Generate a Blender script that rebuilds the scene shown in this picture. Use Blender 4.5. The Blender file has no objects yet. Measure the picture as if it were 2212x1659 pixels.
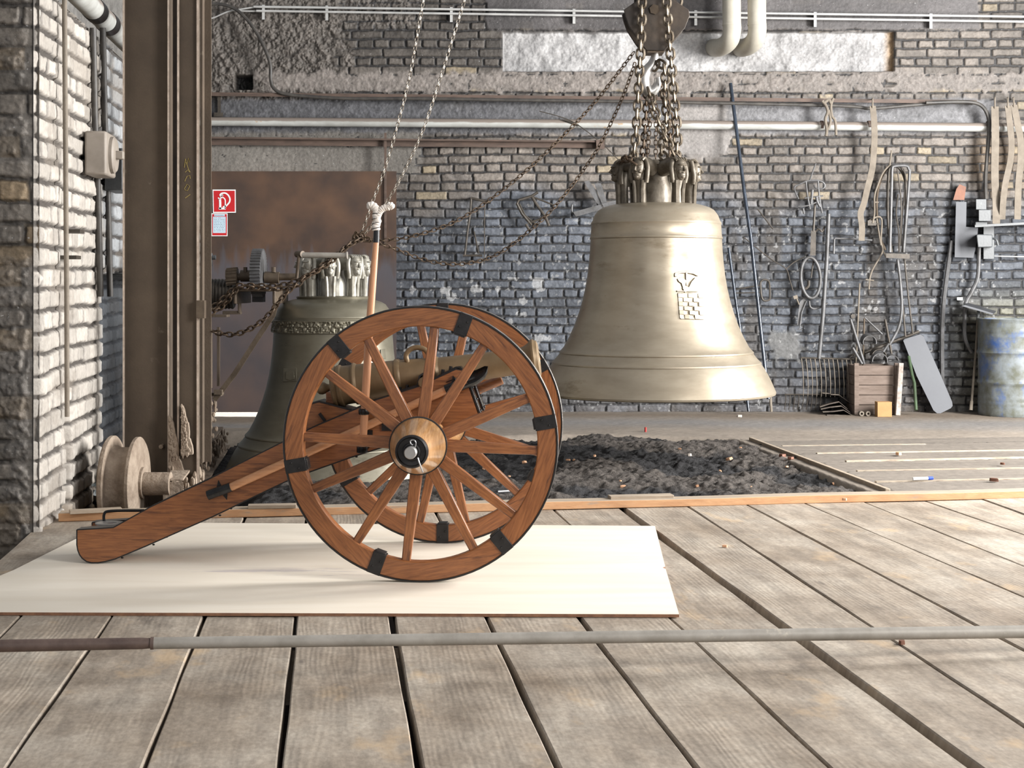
import bpy, math, random
import numpy as np
from mathutils import Vector, Matrix
random.seed(7)
PI = math.pi
# ---------------------------------------------------------------- camera, world, lights
F, HX, HY, H0 = 3200.0, 1106.0, 615.0, 1.15      # focal (px), principal column, horizon row, eye height
S = bpy.context.scene
COL = S.collection
cam = bpy.data.objects.new('camera', bpy.data.cameras.new('camera'))
COL.objects.link(cam)
cam.location = (0, 0, H0); cam.rotation_euler = (PI/2, 0, 0)
cam.data.sensor_width = 36.0; cam.data.lens = F*36.0/2212.0
cam.data.shift_y = -(829.5-HY)/2212.0
cam.data.clip_end = 200
S.camera = cam
S.view_settings.view_transform = 'Standard'; S.view_settings.look = 'None'
S.view_settings.exposure = 0.25; S.view_settings.gamma = 1.0
S.view_settings.use_curve_mapping = False
wd = bpy.data.worlds.new('world'); S.world = wd; wd.use_nodes = True
bg = wd.node_tree.nodes['Background']
bg.inputs[0].default_value = (0.93, 0.955, 1.0, 1); bg.inputs[1].default_value = 0.31
def area(name, loc, target, sx, sy, power, color, spread=180):
    l = bpy.data.lights.new(name, 'AREA'); l.shape = 'RECTANGLE'; l.size = sx; l.size_y = sy
    l.energy = power; l.color = color; l.spread = math.radians(spread)
    o = bpy.data.objects.new(name, l); COL.objects.link(o); o.location = loc
    o.rotation_euler = (Vector(target)-Vector(loc)).to_track_quat('-Z', 'Y').to_euler()
    return o
# daylight entering through the tall windows of the hall, right of the picture and behind the camera
area('daylight_window_right', (6.9, 8.2, 2.5), (0.4, 9.8, 1.2), 2.2, 3.6, 1420, (1.0, 0.985, 0.96))
area('daylight_window_front', (5.8, 1.6, 3.6), (0.2, 7.5, 0.3), 2.6, 2.6, 520, (1.0, 0.975, 0.94))
area('daylight_window_back', (-1.5, -2.5, 3.6), (-0.3, 7.5, 0.9), 3.0, 2.0, 50, (1.0, 0.98, 0.96))
# ---------------------------------------------------------------- pixel helpers (survey of the photograph)
def W(px, py, Y):
    return Vector(((px-HX)*Y/F, Y, H0-(py-HY)*Y/F))
def G(px, py, z=0.0):
    Y = F*(H0-z)/(py-HY)
    return Vector(((px-HX)*Y/F, Y, z))
# ---------------------------------------------------------------- mesh helpers
class MB:
    def __init__(s): s.v = []; s.f = []; s.a = []; s.sm = []; s.mi = []
    def add(s, vs, fs, smooth=True, attr=None, mi=0):
        o = len(s.v); s.v += [tuple(p) for p in vs]
        s.f += [tuple(i+o for i in f) for f in fs]
        s.sm += [smooth]*len(fs); s.mi += [mi]*len(fs)
        s.a += list(attr) if attr is not None else [(0, 0, 0)]*len(vs)
        return s
    def box(s, c, d, M=None, mi=0):
        c = Vector(c); d = Vector(d)/2
        vs = [Vector((x*d.x, y*d.y, z*d.z)) for x in (-1, 1) for y in (-1, 1) for z in (-1, 1)]
        if M is not None: vs = [M @ p for p in vs]
        vs = [p+c for p in vs]
        fs = [(0,1,3,2),(4,6,7,5),(0,4,5,1),(2,3,7,6),(0,2,6,4),(1,5,7,3)]
        return s.add(vs, fs, False, mi=mi)
    def bar(s, a, b, w, t, up=(0,0,1), mi=0, w2=None, t2=None):
        """rectangular bar from a to b, width w (along side), thickness t (along up)"""
        a = Vector(a); b = Vector(b); d = (b-a).normalized(); up = Vector(up)
        sd = d.cross(up)
        if sd.length < 1e-5: sd = d.cross(Vector((0,1,0)))
        sd.normalize(); u = sd.cross(d).normalized()
        w2 = w if w2 is None else w2; t2 = t if t2 is None else t2
        vs = []
        for p, ww, tt in ((a, w, t), (b, w2, t2)):
            for i, j in ((-1,-1),(1,-1),(1,1),(-1,1)): vs.append(p+sd*ww/2*i+u*tt/2*j)
        return s.add(vs, [(3,2,1,0),(4,5,6,7),(0,1,5,4),(1,2,6,5),(2,3,7,6),(3,0,4,7)], False, mi=mi)
    def tube(s, pts, r, n=10, closed=False, mi=0, cap=True):
        pts = [Vector(p) for p in pts]; N = len(pts)
        rs = r if isinstance(r, (list, tuple)) else [r]*N
        vs = []; fs = []; prev = None
        for i in range(N):
            if closed: t = pts[(i+1) % N]-pts[i-1]
            else: t = pts[min(i+1, N-1)]-pts[max(i-1, 0)]
            if t.length < 1e-9: t = Vector((0,0,1))
            t.normalize()
            if prev is None:
                u = t.cross(Vector((0.3,0.2,0.93)));
                if u.length < 1e-3: u = t.cross(Vector((1,0,0)))
            else: u = prev-t*prev.dot(t)
            u.normalize(); prev = u; w = t.cross(u)
            for k in range(n):
                a = 2*PI*k/n; vs.append(pts[i]+(u*math.cos(a)+w*math.sin(a))*rs[i])
        M = N if closed else N-1
        for i in range(M):
            j = (i+1) % N
            for k in range(n):
                l = (k+1) % n; fs.append((i*n+k, i*n+l, j*n+l, j*n+k))
        if not closed and cap:
            fs.append(tuple(reversed(range(n)))); fs.append(tuple(range((N-1)*n, N*n)))
        return s.add(vs, fs, True, mi=mi)
    def strap(s, pts, w, t, side=(1,0,0), mi=0):
        """flat band following pts; width along 'side' fixed-ish"""
        pts = [Vector(p) for p in pts]; N = len(pts); vs = []; fs = []
        for i in range(N):
            d = (pts[min(i+1,N-1)]-pts[max(i-1,0)]).normalized()
            sd = Vector(side); sd = (sd-d*sd.dot(d)).normalized(); nn = d.cross(sd)
            ww = w[i] if isinstance(w, (list,tuple)) else w
            for a, b in ((-1,-1),(1,-1),(1,1),(-1,1)): vs.append(pts[i]+sd*ww/2*a+nn*t/2*b)
        for i in range(N-1):
            for k in range(4): fs.append((i*4+k, i*4+(k+1)%4, i*4+4+(k+1)%4, i*4+4+k))
        fs += [(3,2,1,0), (4*N-4,4*N-3,4*N-2,4*N-1)]
        return s.add(vs, fs, False, mi=mi)
    def lathe(s, prof, n=48, M=None, cap0=False, cap1=False, mi=0, a0=0, a1=2*PI):
        """prof: list of (r, h) about local z"""
        vs = []; fs = []; full = abs(a1-a0-2*PI) < 1e-6; m = n if full else n+1
        for r, h in prof:
            for k in range(m):
                a = a0+(a1-a0)*k/n; p = Vector((r*math.cos(a), r*math.sin(a), h)); vs.append(M @ p if M is not None else p)
        for i in range(len(prof)-1):
            for k in range(n):
                l = (k+1) % m; fs.append((i*m+k, i*m+l, (i+1)*m+l, (i+1)*m+k))
        if cap0: fs.append(tuple(reversed(range(m))))
        if cap1: fs.append(tuple(range((len(prof)-1)*m, len(prof)*m)))
        return s.add(vs, fs, True, mi=mi)
    def prism(s, poly, f0, f1, mi=0):
        """poly: list of 2d, f0/f1 map 2d -> 3d"""
        n = len(poly); vs = [f0(p) for p in poly]+[f1(p) for p in poly]
        fs = [tuple(range(n)), tuple(reversed(range(n, 2*n)))]
        for i in range(n):
            j = (i+1) % n; fs.append((i, i+n, j+n, j))
        return s.add(vs, fs, False, mi=mi)
    def sphere(s, c, r, n=12, m=8, M=None, mi=0):
        c = Vector(c); r = Vector(r) if not isinstance(r, (int,float)) else Vector((r,r,r))
        vs = []; fs = []
        for i in range(m+1):
            t = PI*i/m
            for k in range(n):
                a = 2*PI*k/n; p = Vector((r.x*math.sin(t)*math.cos(a), r.y*math.sin(t)*math.sin(a), r.z*math.cos(t)))
                vs.append((M @ p if M is not None else p)+c)
        for i in range(m):
            for k in range(n):
                l = (k+1) % n; fs.append((i*n+k, i*n+l, (i+1)*n+l, (i+1)*n+k))
        return s.add(vs, fs, True, mi=mi)
    def build(s, name, mats, parent=None, bevel=0, loc=None, angle=38):
        me = bpy.data.meshes.new(name); me.from_pydata(s.v, [], s.f); me.validate()
        me.shade_smooth() if hasattr(me, 'shade_smooth') else None
        if not isinstance(mats, (list, tuple)): mats = [mats]
        for m in mats: me.materials.append(m)
        if len(mats) > 1 and len(me.polygons) == len(s.mi): me.polygons.foreach_set('material_index', s.mi)
        if any(x != (0,0,0) for x in s.a):
            at = me.attributes.new('grain', 'FLOAT_VECTOR', 'POINT'); at.data.foreach_set('vector', [c for x in s.a for c in x])
        import bmesh
        b = bmesh.new(); b.from_mesh(me); bmesh.ops.recalc_face_normals(b, faces=b.faces); b.to_mesh(me); b.free()
        me.set_sharp_from_angle(angle=math.radians(angle))
        o = bpy.data.objects.new(name, me); COL.objects.link(o)
        if parent: o.parent = parent
        if loc is not None: o.location = loc
        if bevel:
            md = o.modifiers.new('b', 'BEVEL'); md.width = bevel; md.segments = 2; md.limit_method = 'ANGLE'; md.angle_limit = math.radians(40)
        return o
def tag(o, label, cat, group=None):
    o['label'] = label; o['category'] = cat
    if group: o['group'] = group
    return o
def struct(o): o['kind'] = 'structure'; return o
def empty(name, loc, label=None, cat=None, group=None, rz=0):
    o = bpy.data.objects.new(name, None); COL.objects.link(o); o.location = loc; o.rotation_euler = (0,0,rz); o.empty_display_size = .1
    if label: tag(o, label, cat, group)
    return o
def smooth_path(pts, k=6):
    """Catmull-Rom through pts"""
    P = [Vector(p) for p in pts]; out = []
    for i in range(len(P)-1):
        a = P[max(i-1,0)]; b = P[i]; c = P[i+1]; d = P[min(i+2,len(P)-1)]
        for j in range(k):
            t = j/k; out.append(0.5*((2*b)+(c-a)*t+(2*a-5*b+4*c-d)*t*t+(3*b-a-3*c+d)*t**3))
    out.append(P[-1]); return out
# ---------------------------------------------------------------- numpy noise / height fields
def vnoise(x, y, seed):
    rg = np.random.RandomState(seed); T = rg.rand(256, 256).astype(np.float32)
    xi = np.floor(x).astype(int); yi = np.floor(y).astype(int); fx = (x-xi).astype(np.float32); fy = (y-yi).astype(np.float32)
    fx = fx*fx*(3-2*fx); fy = fy*fy*(3-2*fy); a = xi & 255; b = yi & 255; a1 = (a+1) & 255; b1 = (b+1) & 255
    return (T[a,b]*(1-fx)+T[a1,b]*fx)*(1-fy)+(T[a,b1]*(1-fx)+T[a1,b1]*fx)*fy
def fbm(x, y, seed, oct=4, gain=.5):
    r = 0; amp = 1; tot = 0
    for i in range(oct):
        r = r+vnoise(x*2**i+17.3*i, y*2**i+9.1*i, seed+i)*amp; tot += amp; amp *= gain
    return r/tot
def sst(a, b, x):
    t = np.clip((x-a)/(b-a), 0, 1); return t*t*(3-2*t)
def rectmask(x, y, x0, x1, y0, y1, soft):
    return sst(-soft, soft, x-x0)*sst(-soft, soft, x1-x)*sst(-soft, soft, y-y0)*sst(-soft, soft, y1-y)
def grid_mesh(name, P, col, mat, parent=None, drop=None):
    ny, nx = P.shape[:2]; me = bpy.data.meshes.new(name)
    nv = nx*ny; nf = (nx-1)*(ny-1)
    me.vertices.add(nv); me.vertices.foreach_set('co', P.reshape(-1).astype(np.float32))
    idx = np.arange(nv).reshape(ny, nx)
    q = np.stack([idx[:-1,:-1], idx[:-1,1:], idx[1:,1:], idx[1:,:-1]], -1).reshape(-1, 4)
    if drop is not None: q = q[~drop[:-1,:-1].reshape(-1)]; nf = len(q)
    q = q.reshape(-1)
    me.loops.add(nf*4); me.loops.foreach_set('vertex_index', q.astype(np.int32))
    me.polygons.add(nf); me.polygons.foreach_set('loop_start', (np.arange(nf)*4).astype(np.int32))
    me.update(calc_edges=True); me.shade_smooth()
    a = me.color_attributes.new('col', 'FLOAT_COLOR', 'POINT')
    c4 = np.ones((nv, 4), np.float32); c4[:, :3] = col.reshape(-1, 3); a.data.foreach_set('color', c4.reshape(-1))
    me.materials.append(mat)
    o = bpy.data.objects.new(name, me); COL.objects.link(o)
    if parent: o.parent = parent
    return o
def brick_field(u, v, seed, course=.081, L=.304, v0=0.0, joint=.011, wob=.006):
    """returns height (0 joint .. 1 face), brick random id, second random; English bond"""
    uu = u+(fbm(u*3, v*3, seed+50, 2)-.5)*wob*2.2+(fbm(u*21, v*21, seed+51, 2)-.5)*wob*.9; vv = v+(fbm(u*2.2+7, v*2.2, seed+60, 2)-.5)*wob*2.4+(fbm(u*17, v*17, seed+61, 2)-.5)*wob*.9
    row = np.floor((vv-v0)/course).astype(int); rv = (vv-v0)/course-row
    strow = (row % 2 == 0)
    rs = np.random.RandomState(seed).rand(512); off = rs[row & 511]*.35
    Lh = np.where(strow, L, L/2)
    bu = uu/Lh+off+np.where(strow, 0, .5); colm = np.floor(bu).astype(int); ru = bu-colm
    T = np.random.RandomState(seed+1).rand(128, 512, 4)
    R = T[row & 127, colm & 511]
    jw = joint*(0.45+1.2*R[..., 3])
    dx = np.minimum(ru, 1-ru)*Lh-jw/2*(.7+.9*fbm(u*40, v*40, seed+70, 1)); dy = np.minimum(rv, 1-rv)*course-jw/2*(.7+.9*fbm(u*40+5, v*40, seed+71, 1))
    d = np.minimum(dx, dy); corner = np.sqrt(np.maximum(0, .012-dx)**2+np.maximum(0, .012-dy)**2)
    h = sst(0, .007, np.minimum(d, .012-corner))
    return h, R
# ---------------------------------------------------------------- materials
def nt(m): m.use_nodes = True; return m.node_tree
def L_(t, a, b): t.links.new(a, b)
def mat(name, c1, c2=None, c3=None, scale=6, rough=.6, metal=0, bump=.15, bscale=None, stretch=(1,1,1), attr=None, detail=6, spec=.5, rvar=.15, c3w=.12, coord='Object', coat=0, rot=(0,0,0), bdist=.004, dist=0):
    m = bpy.data.materials.new(name); t = nt(m); N = t.nodes; b = N['Principled BSDF']
    if c2 is None: c2 = tuple(x*.72 for x in c1)
    if attr: tc = N.new('ShaderNodeAttribute'); tc.attribute_name = attr; out = tc.outputs['Vector']
    else: tc = N.new('ShaderNodeTexCoord'); out = tc.outputs[coord]
    mp = N.new('ShaderNodeMapping'); mp.inputs['Scale'].default_value = stretch; mp.inputs['Rotation'].default_value = rot; L_(t, out, mp.inputs[0])
    n1 = N.new('ShaderNodeTexNoise'); n1.inputs['Scale'].default_value = scale; n1.inputs['Detail'].default_value = detail; n1.inputs['Roughness'].default_value = .62; n1.inputs['Distortion'].default_value = dist
    L_(t, mp.outputs[0], n1.inputs['Vector'])
    r = N.new('ShaderNodeValToRGB'); r.color_ramp.elements[0].position = .36; r.color_ramp.elements[1].position = .64
    r.color_ramp.elements[0].color = (*c2, 1); r.color_ramp.elements[1].color = (*c1, 1)
    L_(t, n1.outputs['Fac'], r.inputs[0]); src = r.outputs[0]
    if c3 is not None:
        n2 = N.new('ShaderNodeTexNoise'); n2.inputs['Scale'].default_value = scale*.37; n2.inputs['Detail'].default_value = 8; n2.inputs['Roughness'].default_value = .7
        L_(t, mp.outputs[0], n2.inputs['Vector'])
        r2 = N.new('ShaderNodeValToRGB'); r2.color_ramp.elements[0].position = .60-c3w; r2.color_ramp.elements[1].position = .66
        L_(t, n2.outputs['Fac'], r2.inputs[0])
        mx = N.new('ShaderNodeMixRGB'); mx.inputs[2].default_value = (*c3, 1); L_(t, r2.outputs[0], mx.inputs[0]); L_(t, src, mx.inputs[1]); src = mx.outputs[0]
    L_(t, src, b.inputs['Base Color'])
    b.inputs['Metallic'].default_value = metal; b.inputs['Specular IOR Level'].default_value = spec
    b.inputs['Coat Weight'].default_value = coat; b.inputs['Coat Roughness'].default_value = .15
    mr = N.new('ShaderNodeMapRange'); mr.inputs[3].default_value = rough-rvar/2; mr.inputs[4].default_value = min(1, rough+rvar/2)
    L_(t, n1.outputs['Fac'], mr.inputs[0]); L_(t, mr.outputs[0], b.inputs['Roughness'])
    if bump:
        n3 = N.new('ShaderNodeTexNoise'); n3.inputs['Scale'].default_value = bscale or scale*4; n3.inputs['Detail'].default_value = 5
        L_(t, mp.outputs[0], n3.inputs['Vector'])
        bp = N.new('ShaderNodeBump'); bp.inputs['Strength'].default_value = bump; bp.inputs['Distance'].default_value = bdist
        L_(t, n3.outputs['Fac'], bp.inputs['Height']); L_(t, bp.outputs[0], b.inputs['Normal'])
    return m
def vcol_mat(name, rough=.8, spec=.3, nscale=60, amp=.35, bump=.4, bdist=.004, speck=0):
    m = bpy.data.materials.new(name); t = nt(m); N = t.nodes; b = N['Principled BSDF']
    a = N.new('ShaderNodeAttribute'); a.attribute_name = 'col'
    tc = N.new('ShaderNodeTexCoord')
    n = N.new('ShaderNodeTexNoise'); n.inputs['Scale'].default_value = nscale; n.inputs['Detail'].default_value = 6; n.inputs['Roughness'].default_value = .7
    L_(t, tc.outputs['Object'], n.inputs['Vector'])
    mr = N.new('ShaderNodeMapRange'); mr.inputs[1].default_value = .3; mr.inputs[2].default_value = .7; mr.inputs[3].default_value = 1-amp; mr.inputs[4].default_value = 1+amp
    L_(t, n.outputs['Fac'], mr.inputs[0])
    mx = N.new('ShaderNodeVectorMath'); mx.operation = 'SCALE'; L_(t, a.outputs['Color'], mx.inputs[0]); L_(t, mr.outputs[0], mx.inputs['Scale'])
    src = mx.outputs[0]
    if speck:
        n2 = N.new('ShaderNodeTexNoise'); n2.inputs['Scale'].default_value = 55; n2.inputs['Detail'].default_value = 3
        L_(t, tc.outputs['Object'], n2.inputs['Vector'])
        r = N.new('ShaderNodeValToRGB'); r.color_ramp.elements[0].position = .70; r.color_ramp.elements[1].position = .76
        r.color_ramp.elements[1].color = (speck, speck, speck, 1)
        L_(t, n2.outputs['Fac'], r.inputs[0]); m2 = N.new('ShaderNodeMixRGB'); m2.inputs[2].default_value = (.55,.55,.55,1)
        L_(t, r.outputs[0], m2.inputs[0]); L_(t, src, m2.inputs[1]); src = m2.outputs[0]
    L_(t, src, b.inputs['Base Color']); b.inputs['Roughness'].default_value = rough; b.inputs['Specular IOR Level'].default_value = spec
    bp = N.new('ShaderNodeBump'); bp.inputs['Strength'].default_value = bump; bp.inputs['Distance'].default_value = bdist
    L_(t, n.outputs['Fac'], bp.inputs['Height']); L_(t, bp.outputs[0], b.inputs['Normal'])
    return m
WOODC = ((.40,.175,.065), (.23,.085,.027))
m_wood = mat('varnished_walnut', (.290,.108,.034), (.170,.057,.017), (.095,.030,.010), scale=9, stretch=(1.1,14,14), rough=.40, coat=.3, bump=.08, bscale=20, c3w=.05, detail=7, dist=.6)
m_rim = mat('varnished_felloe', (.285,.104,.032), (.168,.056,.016), (.10,.033,.011), scale=8, stretch=(1.3,15,15), rough=.40, coat=.3, bump=.08, bscale=20, c3w=.03, attr='grain', dist=.5)
m_nave = mat('turned_ash', (.47,.265,.115), (.30,.15,.055), scale=12, stretch=(14,1.4,1.4), rough=.3, coat=.5, bump=.05, rvar=.05)
m_shaft = mat('pale_shaft', (.56,.28,.135), (.44,.20,.09), scale=8, stretch=(1,10,10), rough=.4, coat=.2, bump=.05)
m_shaftz = mat('pale_shaft_upright', (.60,.31,.17), (.50,.24,.12), scale=8, stretch=(10,10,1), rough=.4, coat=.15, bump=.05)
m_black = mat('black_iron', (.022,.020,.020), (.012,.011,.011), scale=30, rough=.42, metal=.3, bump=.15, bscale=90)
m_blackshine = mat('blackened_steel', (.035,.035,.037), (.02,.02,.02), scale=20, rough=.28, metal=.6, bump=.05)
m_steel = mat('bright_steel', (.62,.62,.62), (.5,.5,.5), scale=20, rough=.28, metal=1, bump=.03)
m_tyre = mat('tyre_iron', (.38,.36,.34), (.22,.21,.20), scale=14, rough=.35, metal=.9, bump=.1)
m_barrel = mat('gun_bronze', (.205,.138,.072), (.145,.095,.047), scale=7, rough=.48, metal=.30, bump=.06, bscale=60, spec=.5)
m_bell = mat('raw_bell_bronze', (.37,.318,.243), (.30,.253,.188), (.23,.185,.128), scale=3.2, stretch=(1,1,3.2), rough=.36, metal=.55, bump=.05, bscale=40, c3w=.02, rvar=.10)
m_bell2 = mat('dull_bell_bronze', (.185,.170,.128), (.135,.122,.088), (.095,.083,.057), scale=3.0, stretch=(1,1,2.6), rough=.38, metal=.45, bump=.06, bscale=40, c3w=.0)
m_crown = mat('cast_crown_bronze', (.17,.145,.112), (.07,.055,.038), (.33,.315,.285), scale=14, rough=.48, metal=.3, bump=.4, bscale=45, c3w=-.02)
m_crown2 = mat('cast_crown_bronze_clean', (.40,.385,.34), (.24,.225,.185), scale=14, rough=.42, metal=.35, bump=.25, bscale=45)
m_chain = mat('oiled_chain_steel', (.20,.165,.125), (.085,.064,.043), (.36,.32,.26), scale=20, rough=.42, metal=.6, bump=.1, c3w=0)
m_chaindark = mat('rusty_chain_steel', (.10,.066,.040), (.04,.025,.015), scale=25, rough=.55, metal=.5, bump=.1)
m_chainlight = mat('galvanised_chain', (.40,.36,.31), (.20,.165,.13), scale=25, rough=.4, metal=.7, bump=.1)
m_block = mat('sooty_block_paint', (.036,.026,.019), (.020,.014,.010), (.060,.042,.028), scale=7, rough=.55, metal=.2, bump=.2)
m_hook = mat('bare_hook_steel', (.55,.54,.52), (.40,.38,.36), scale=8, rough=.38, metal=.7, bump=.1)
m_plywood = mat('birch_plywood', (.86,.79,.68), (.80,.72,.60), (.62,.56,.52), scale=2.0, stretch=(.5,3.6,1), rough=.5, bump=.03, c3w=-.03, spec=.4, dist=.6)
m_plyedge = mat('plywood_edge', (.26,.13,.07), (.17,.08,.045), scale=30, rough=.8, bump=.2)
m_kerb = mat('rough_sawn_larch', (.62,.36,.19), (.52,.28,.14), (.40,.30,.22), scale=5, stretch=(1,8,8), rough=.75, bump=.25, c3w=.04)
m_kerbtop = mat('dusty_sawn_board', (.38,.31,.235), (.30,.24,.18), scale=6, stretch=(1,6,6), rough=.85, bump=.25)
m_pipegrey = mat('galvanised_pipe', (.34,.315,.28), (.25,.23,.20), (.42,.38,.32), scale=10, rough=.55, metal=.1, bump=.2, c3w=-.02)
m_pipebrown = mat('primed_rusty_pipe', (.125,.085,.07), (.07,.045,.038), (.22,.18,.15), scale=12, rough=.55, metal=.1, bump=.3, c3w=-.04)
m_girder = mat('dusty_brown_girder', (.108,.080,.056), (.078,.057,.040), (.165,.130,.097), scale=4, rough=.78, metal=.05, bump=.3, bscale=80, c3w=-.02)
m_dustysteel = mat('dust_caked_steel', (.33,.265,.205), (.20,.15,.11), scale=12, rough=.9, bump=.9, bscale=40, bdist=.01)
m_oldsteel = mat('old_brown_steel', (.13,.098,.068), (.075,.054,.037), (.22,.17,.12), scale=10, rough=.55, metal=.3, bump=.3, c3w=-.02)
m_toolgrey = mat('grey_forged_iron', (.145,.145,.15), (.085,.083,.082), scale=14, rough=.5, metal=.35, bump=.2)
m_tooldark = mat('sooty_forged_iron', (.085,.072,.06), (.045,.038,.03), scale=14, rough=.5, metal=.3, bump=.2)
m_bluepole = mat('blue_black_pole', (.045,.06,.085), (.02,.026,.038), scale=10, rough=.22, metal=.3, bump=.05, coat=.6)
m_belt = mat('dusty_webbing', (.215,.185,.15), (.165,.14,.112), scale=14, rough=.9, bump=.4, bscale=120)
m_pipewhite = mat('whitewashed_pipe', (.50,.51,.49), (.36,.36,.34), (.42,.30,.18), scale=4, rough=.45, bump=.2, c3w=-.05, stretch=(1,2,2))
m_duct = mat('cream_lagged_duct', (.48,.45,.38), (.40,.37,.31), (.30,.27,.22), scale=5, rough=.5, bump=.1, c3w=-.03)
m_railbrown = mat('brown_angle_iron', (.12,.080,.062), (.07,.048,.038), scale=6, rough=.65, bump=.2, stretch=(1,4,4))
m_cable = mat('dusty_black_cable', (.075,.068,.06), (.035,.032,.03), scale=10, rough=.5, bump=.1)
m_conduit = mat('zinc_conduit', (.60,.60,.585), (.46,.46,.45), scale=8, rough=.4, metal=.4, bump=.05)
m_door = None
m_crate = mat('weathered_crate_board', (.185,.142,.118), (.12,.088,.070), (.27,.24,.22), scale=6, stretch=(1,5,5), rough=.85, bump=.3, c3w=-.02)
m_cratewhite = mat('chalky_crate_post', (.42,.39,.365), (.22,.175,.145), scale=16, rough=.85, bump=.4)
m_card = mat('brown_cardboard', (.42,.245,.105), (.36,.20,.085), scale=8, rough=.85, bump=.1)
m_sheet = mat('grey_sheet_steel', (.070,.074,.083), (.050,.053,.062), (.10,.082,.075), scale=4, rough=.5, metal=.2, bump=.08, c3w=-.01)
m_drum = mat('worn_white_drum_paint', (.22,.245,.26), (.115,.12,.095), (.05,.11,.30), scale=9, stretch=(1,1,.9), rough=.4, bump=.1, c3w=.09)
m_boxgrey = mat('grey_switch_enamel', (.10,.107,.113), (.07,.075,.08), (.19,.20,.20), scale=14, rough=.45, bump=.2, c3w=-.02)
m_boxbeige = mat('beige_switch_enamel', (.28,.245,.21), (.22,.19,.16), scale=8, rough=.6, bump=.1)
m_signred = mat('sign_red', (.55,.018,.022), (.50,.015,.02), scale=3, rough=.35, bump=0)
m_white = mat('sign_white', (.85,.85,.86), (.80,.80,.81), scale=3, rough=.4, bump=0)
m_paleblue = mat('notice_pale_blue', (.55,.70,.80), (.52,.66,.77), scale=3, rough=.4, bump=0)
m_ink = mat('notice_ink', (.10,.13,.18), (.08,.1,.14), scale=3, rough=.5, bump=0)
m_chalk = mat('yellow_chalk', (.42,.33,.12), (.34,.26,.09), scale=20, rough=.9, bump=0)
m_cloth = mat('white_wrapping', (.80,.74,.68), (.66,.58,.50), scale=18, rough=.85, bump=.5, bscale=50)
m_tile = mat('dark_steel_plates', (.12,.10,.08), (.06,.045,.036), scale=12, rough=.6, metal=.3, bump=.2)
m_copper = mat('rusty_orange_scrap', (.20,.085,.050), (.13,.055,.033), scale=10, rough=.6, metal=.2, bump=.3)
m_chip = mat('pale_wood_chip', (.62,.40,.25), (.48,.24,.13), scale=20, rough=.8, bump=.2)
m_rust = mat('rust_red_peg', (.35,.03,.02), (.28,.02,.02), scale=10, rough=.6, bump=0)
m_green = mat('green_painted_handle', (.055,.095,.045), (.04,.06,.03), scale=10, rough=.5, bump=.1)
m_bluepen = mat('blue_plastic', (.03,.08,.5), (.03,.07,.45), scale=10, rough=.35, bump=0)
m_wallmat = vcol_mat('sooty_brickwork', rough=.62, spec=.5, nscale=45, amp=.30, bump=.7, bdist=.006, speck=.55)
m_wallleft = vcol_mat('side_lit_brickwork', rough=.68, spec=.45, nscale=50, amp=.16, bump=.6, bdist=.005)
m_floorm = vcol_mat('dusty_floor', rough=.8, spec=.35, nscale=22, amp=.18, bump=.35, bdist=.006)
m_soil = vcol_mat('black_foundry_sand', rough=.75, spec=.4, nscale=30, amp=.45, bump=1.0, bdist=.03)

def dusty_top(m, c, lo=-.15, hi=.35):
    """settled dust on every upward facing part"""
    t = m.node_tree; N = t.nodes; b = N['Principled BSDF']; l = b.inputs['Base Color'].links[0]; src = l.from_socket
    g = N.new('ShaderNodeNewGeometry'); s_ = N.new('ShaderNodeSeparateXYZ'); L_(t, g.outputs['Normal'], s_.inputs[0])
    n = N.new('ShaderNodeTexNoise'); n.inputs['Scale'].default_value = 9; n.inputs['Detail'].default_value = 5
    tc = N.new('ShaderNodeTexCoord'); L_(t, tc.outputs['Object'], n.inputs['Vector'])
    a = N.new('ShaderNodeMath'); a.operation = 'MULTIPLY_ADD'; a.inputs[1].default_value = .5; L_(t, n.outputs['Fac'], a.inputs[0]); L_(t, s_.outputs['Z'], a.inputs[2])
    r = N.new('ShaderNodeMapRange'); r.inputs[1].default_value = lo+.25; r.inputs[2].default_value = hi+.25; L_(t, a.outputs[0], r.inputs[0])
    x = N.new('ShaderNodeMixRGB'); x.inputs[2].default_value = (*c, 1); L_(t, r.outputs[0], x.inputs[0]); L_(t, src, x.inputs[1]); L_(t, x.outputs[0], b.inputs['Base Color'])
dusty_top(m_pipewhite, (.215,.18,.155), -.05, .25)
# ================================================================ STRUCTURE
YW = 3680/(889-HY)                    # back wall plane
DC = (13.2/13.43)
def wx(px): return (px-HX)*YW/F
def wz(py): return H0-(py-HY)*YW/F
PXM = F/YW                            # px per metre on the wall
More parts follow.
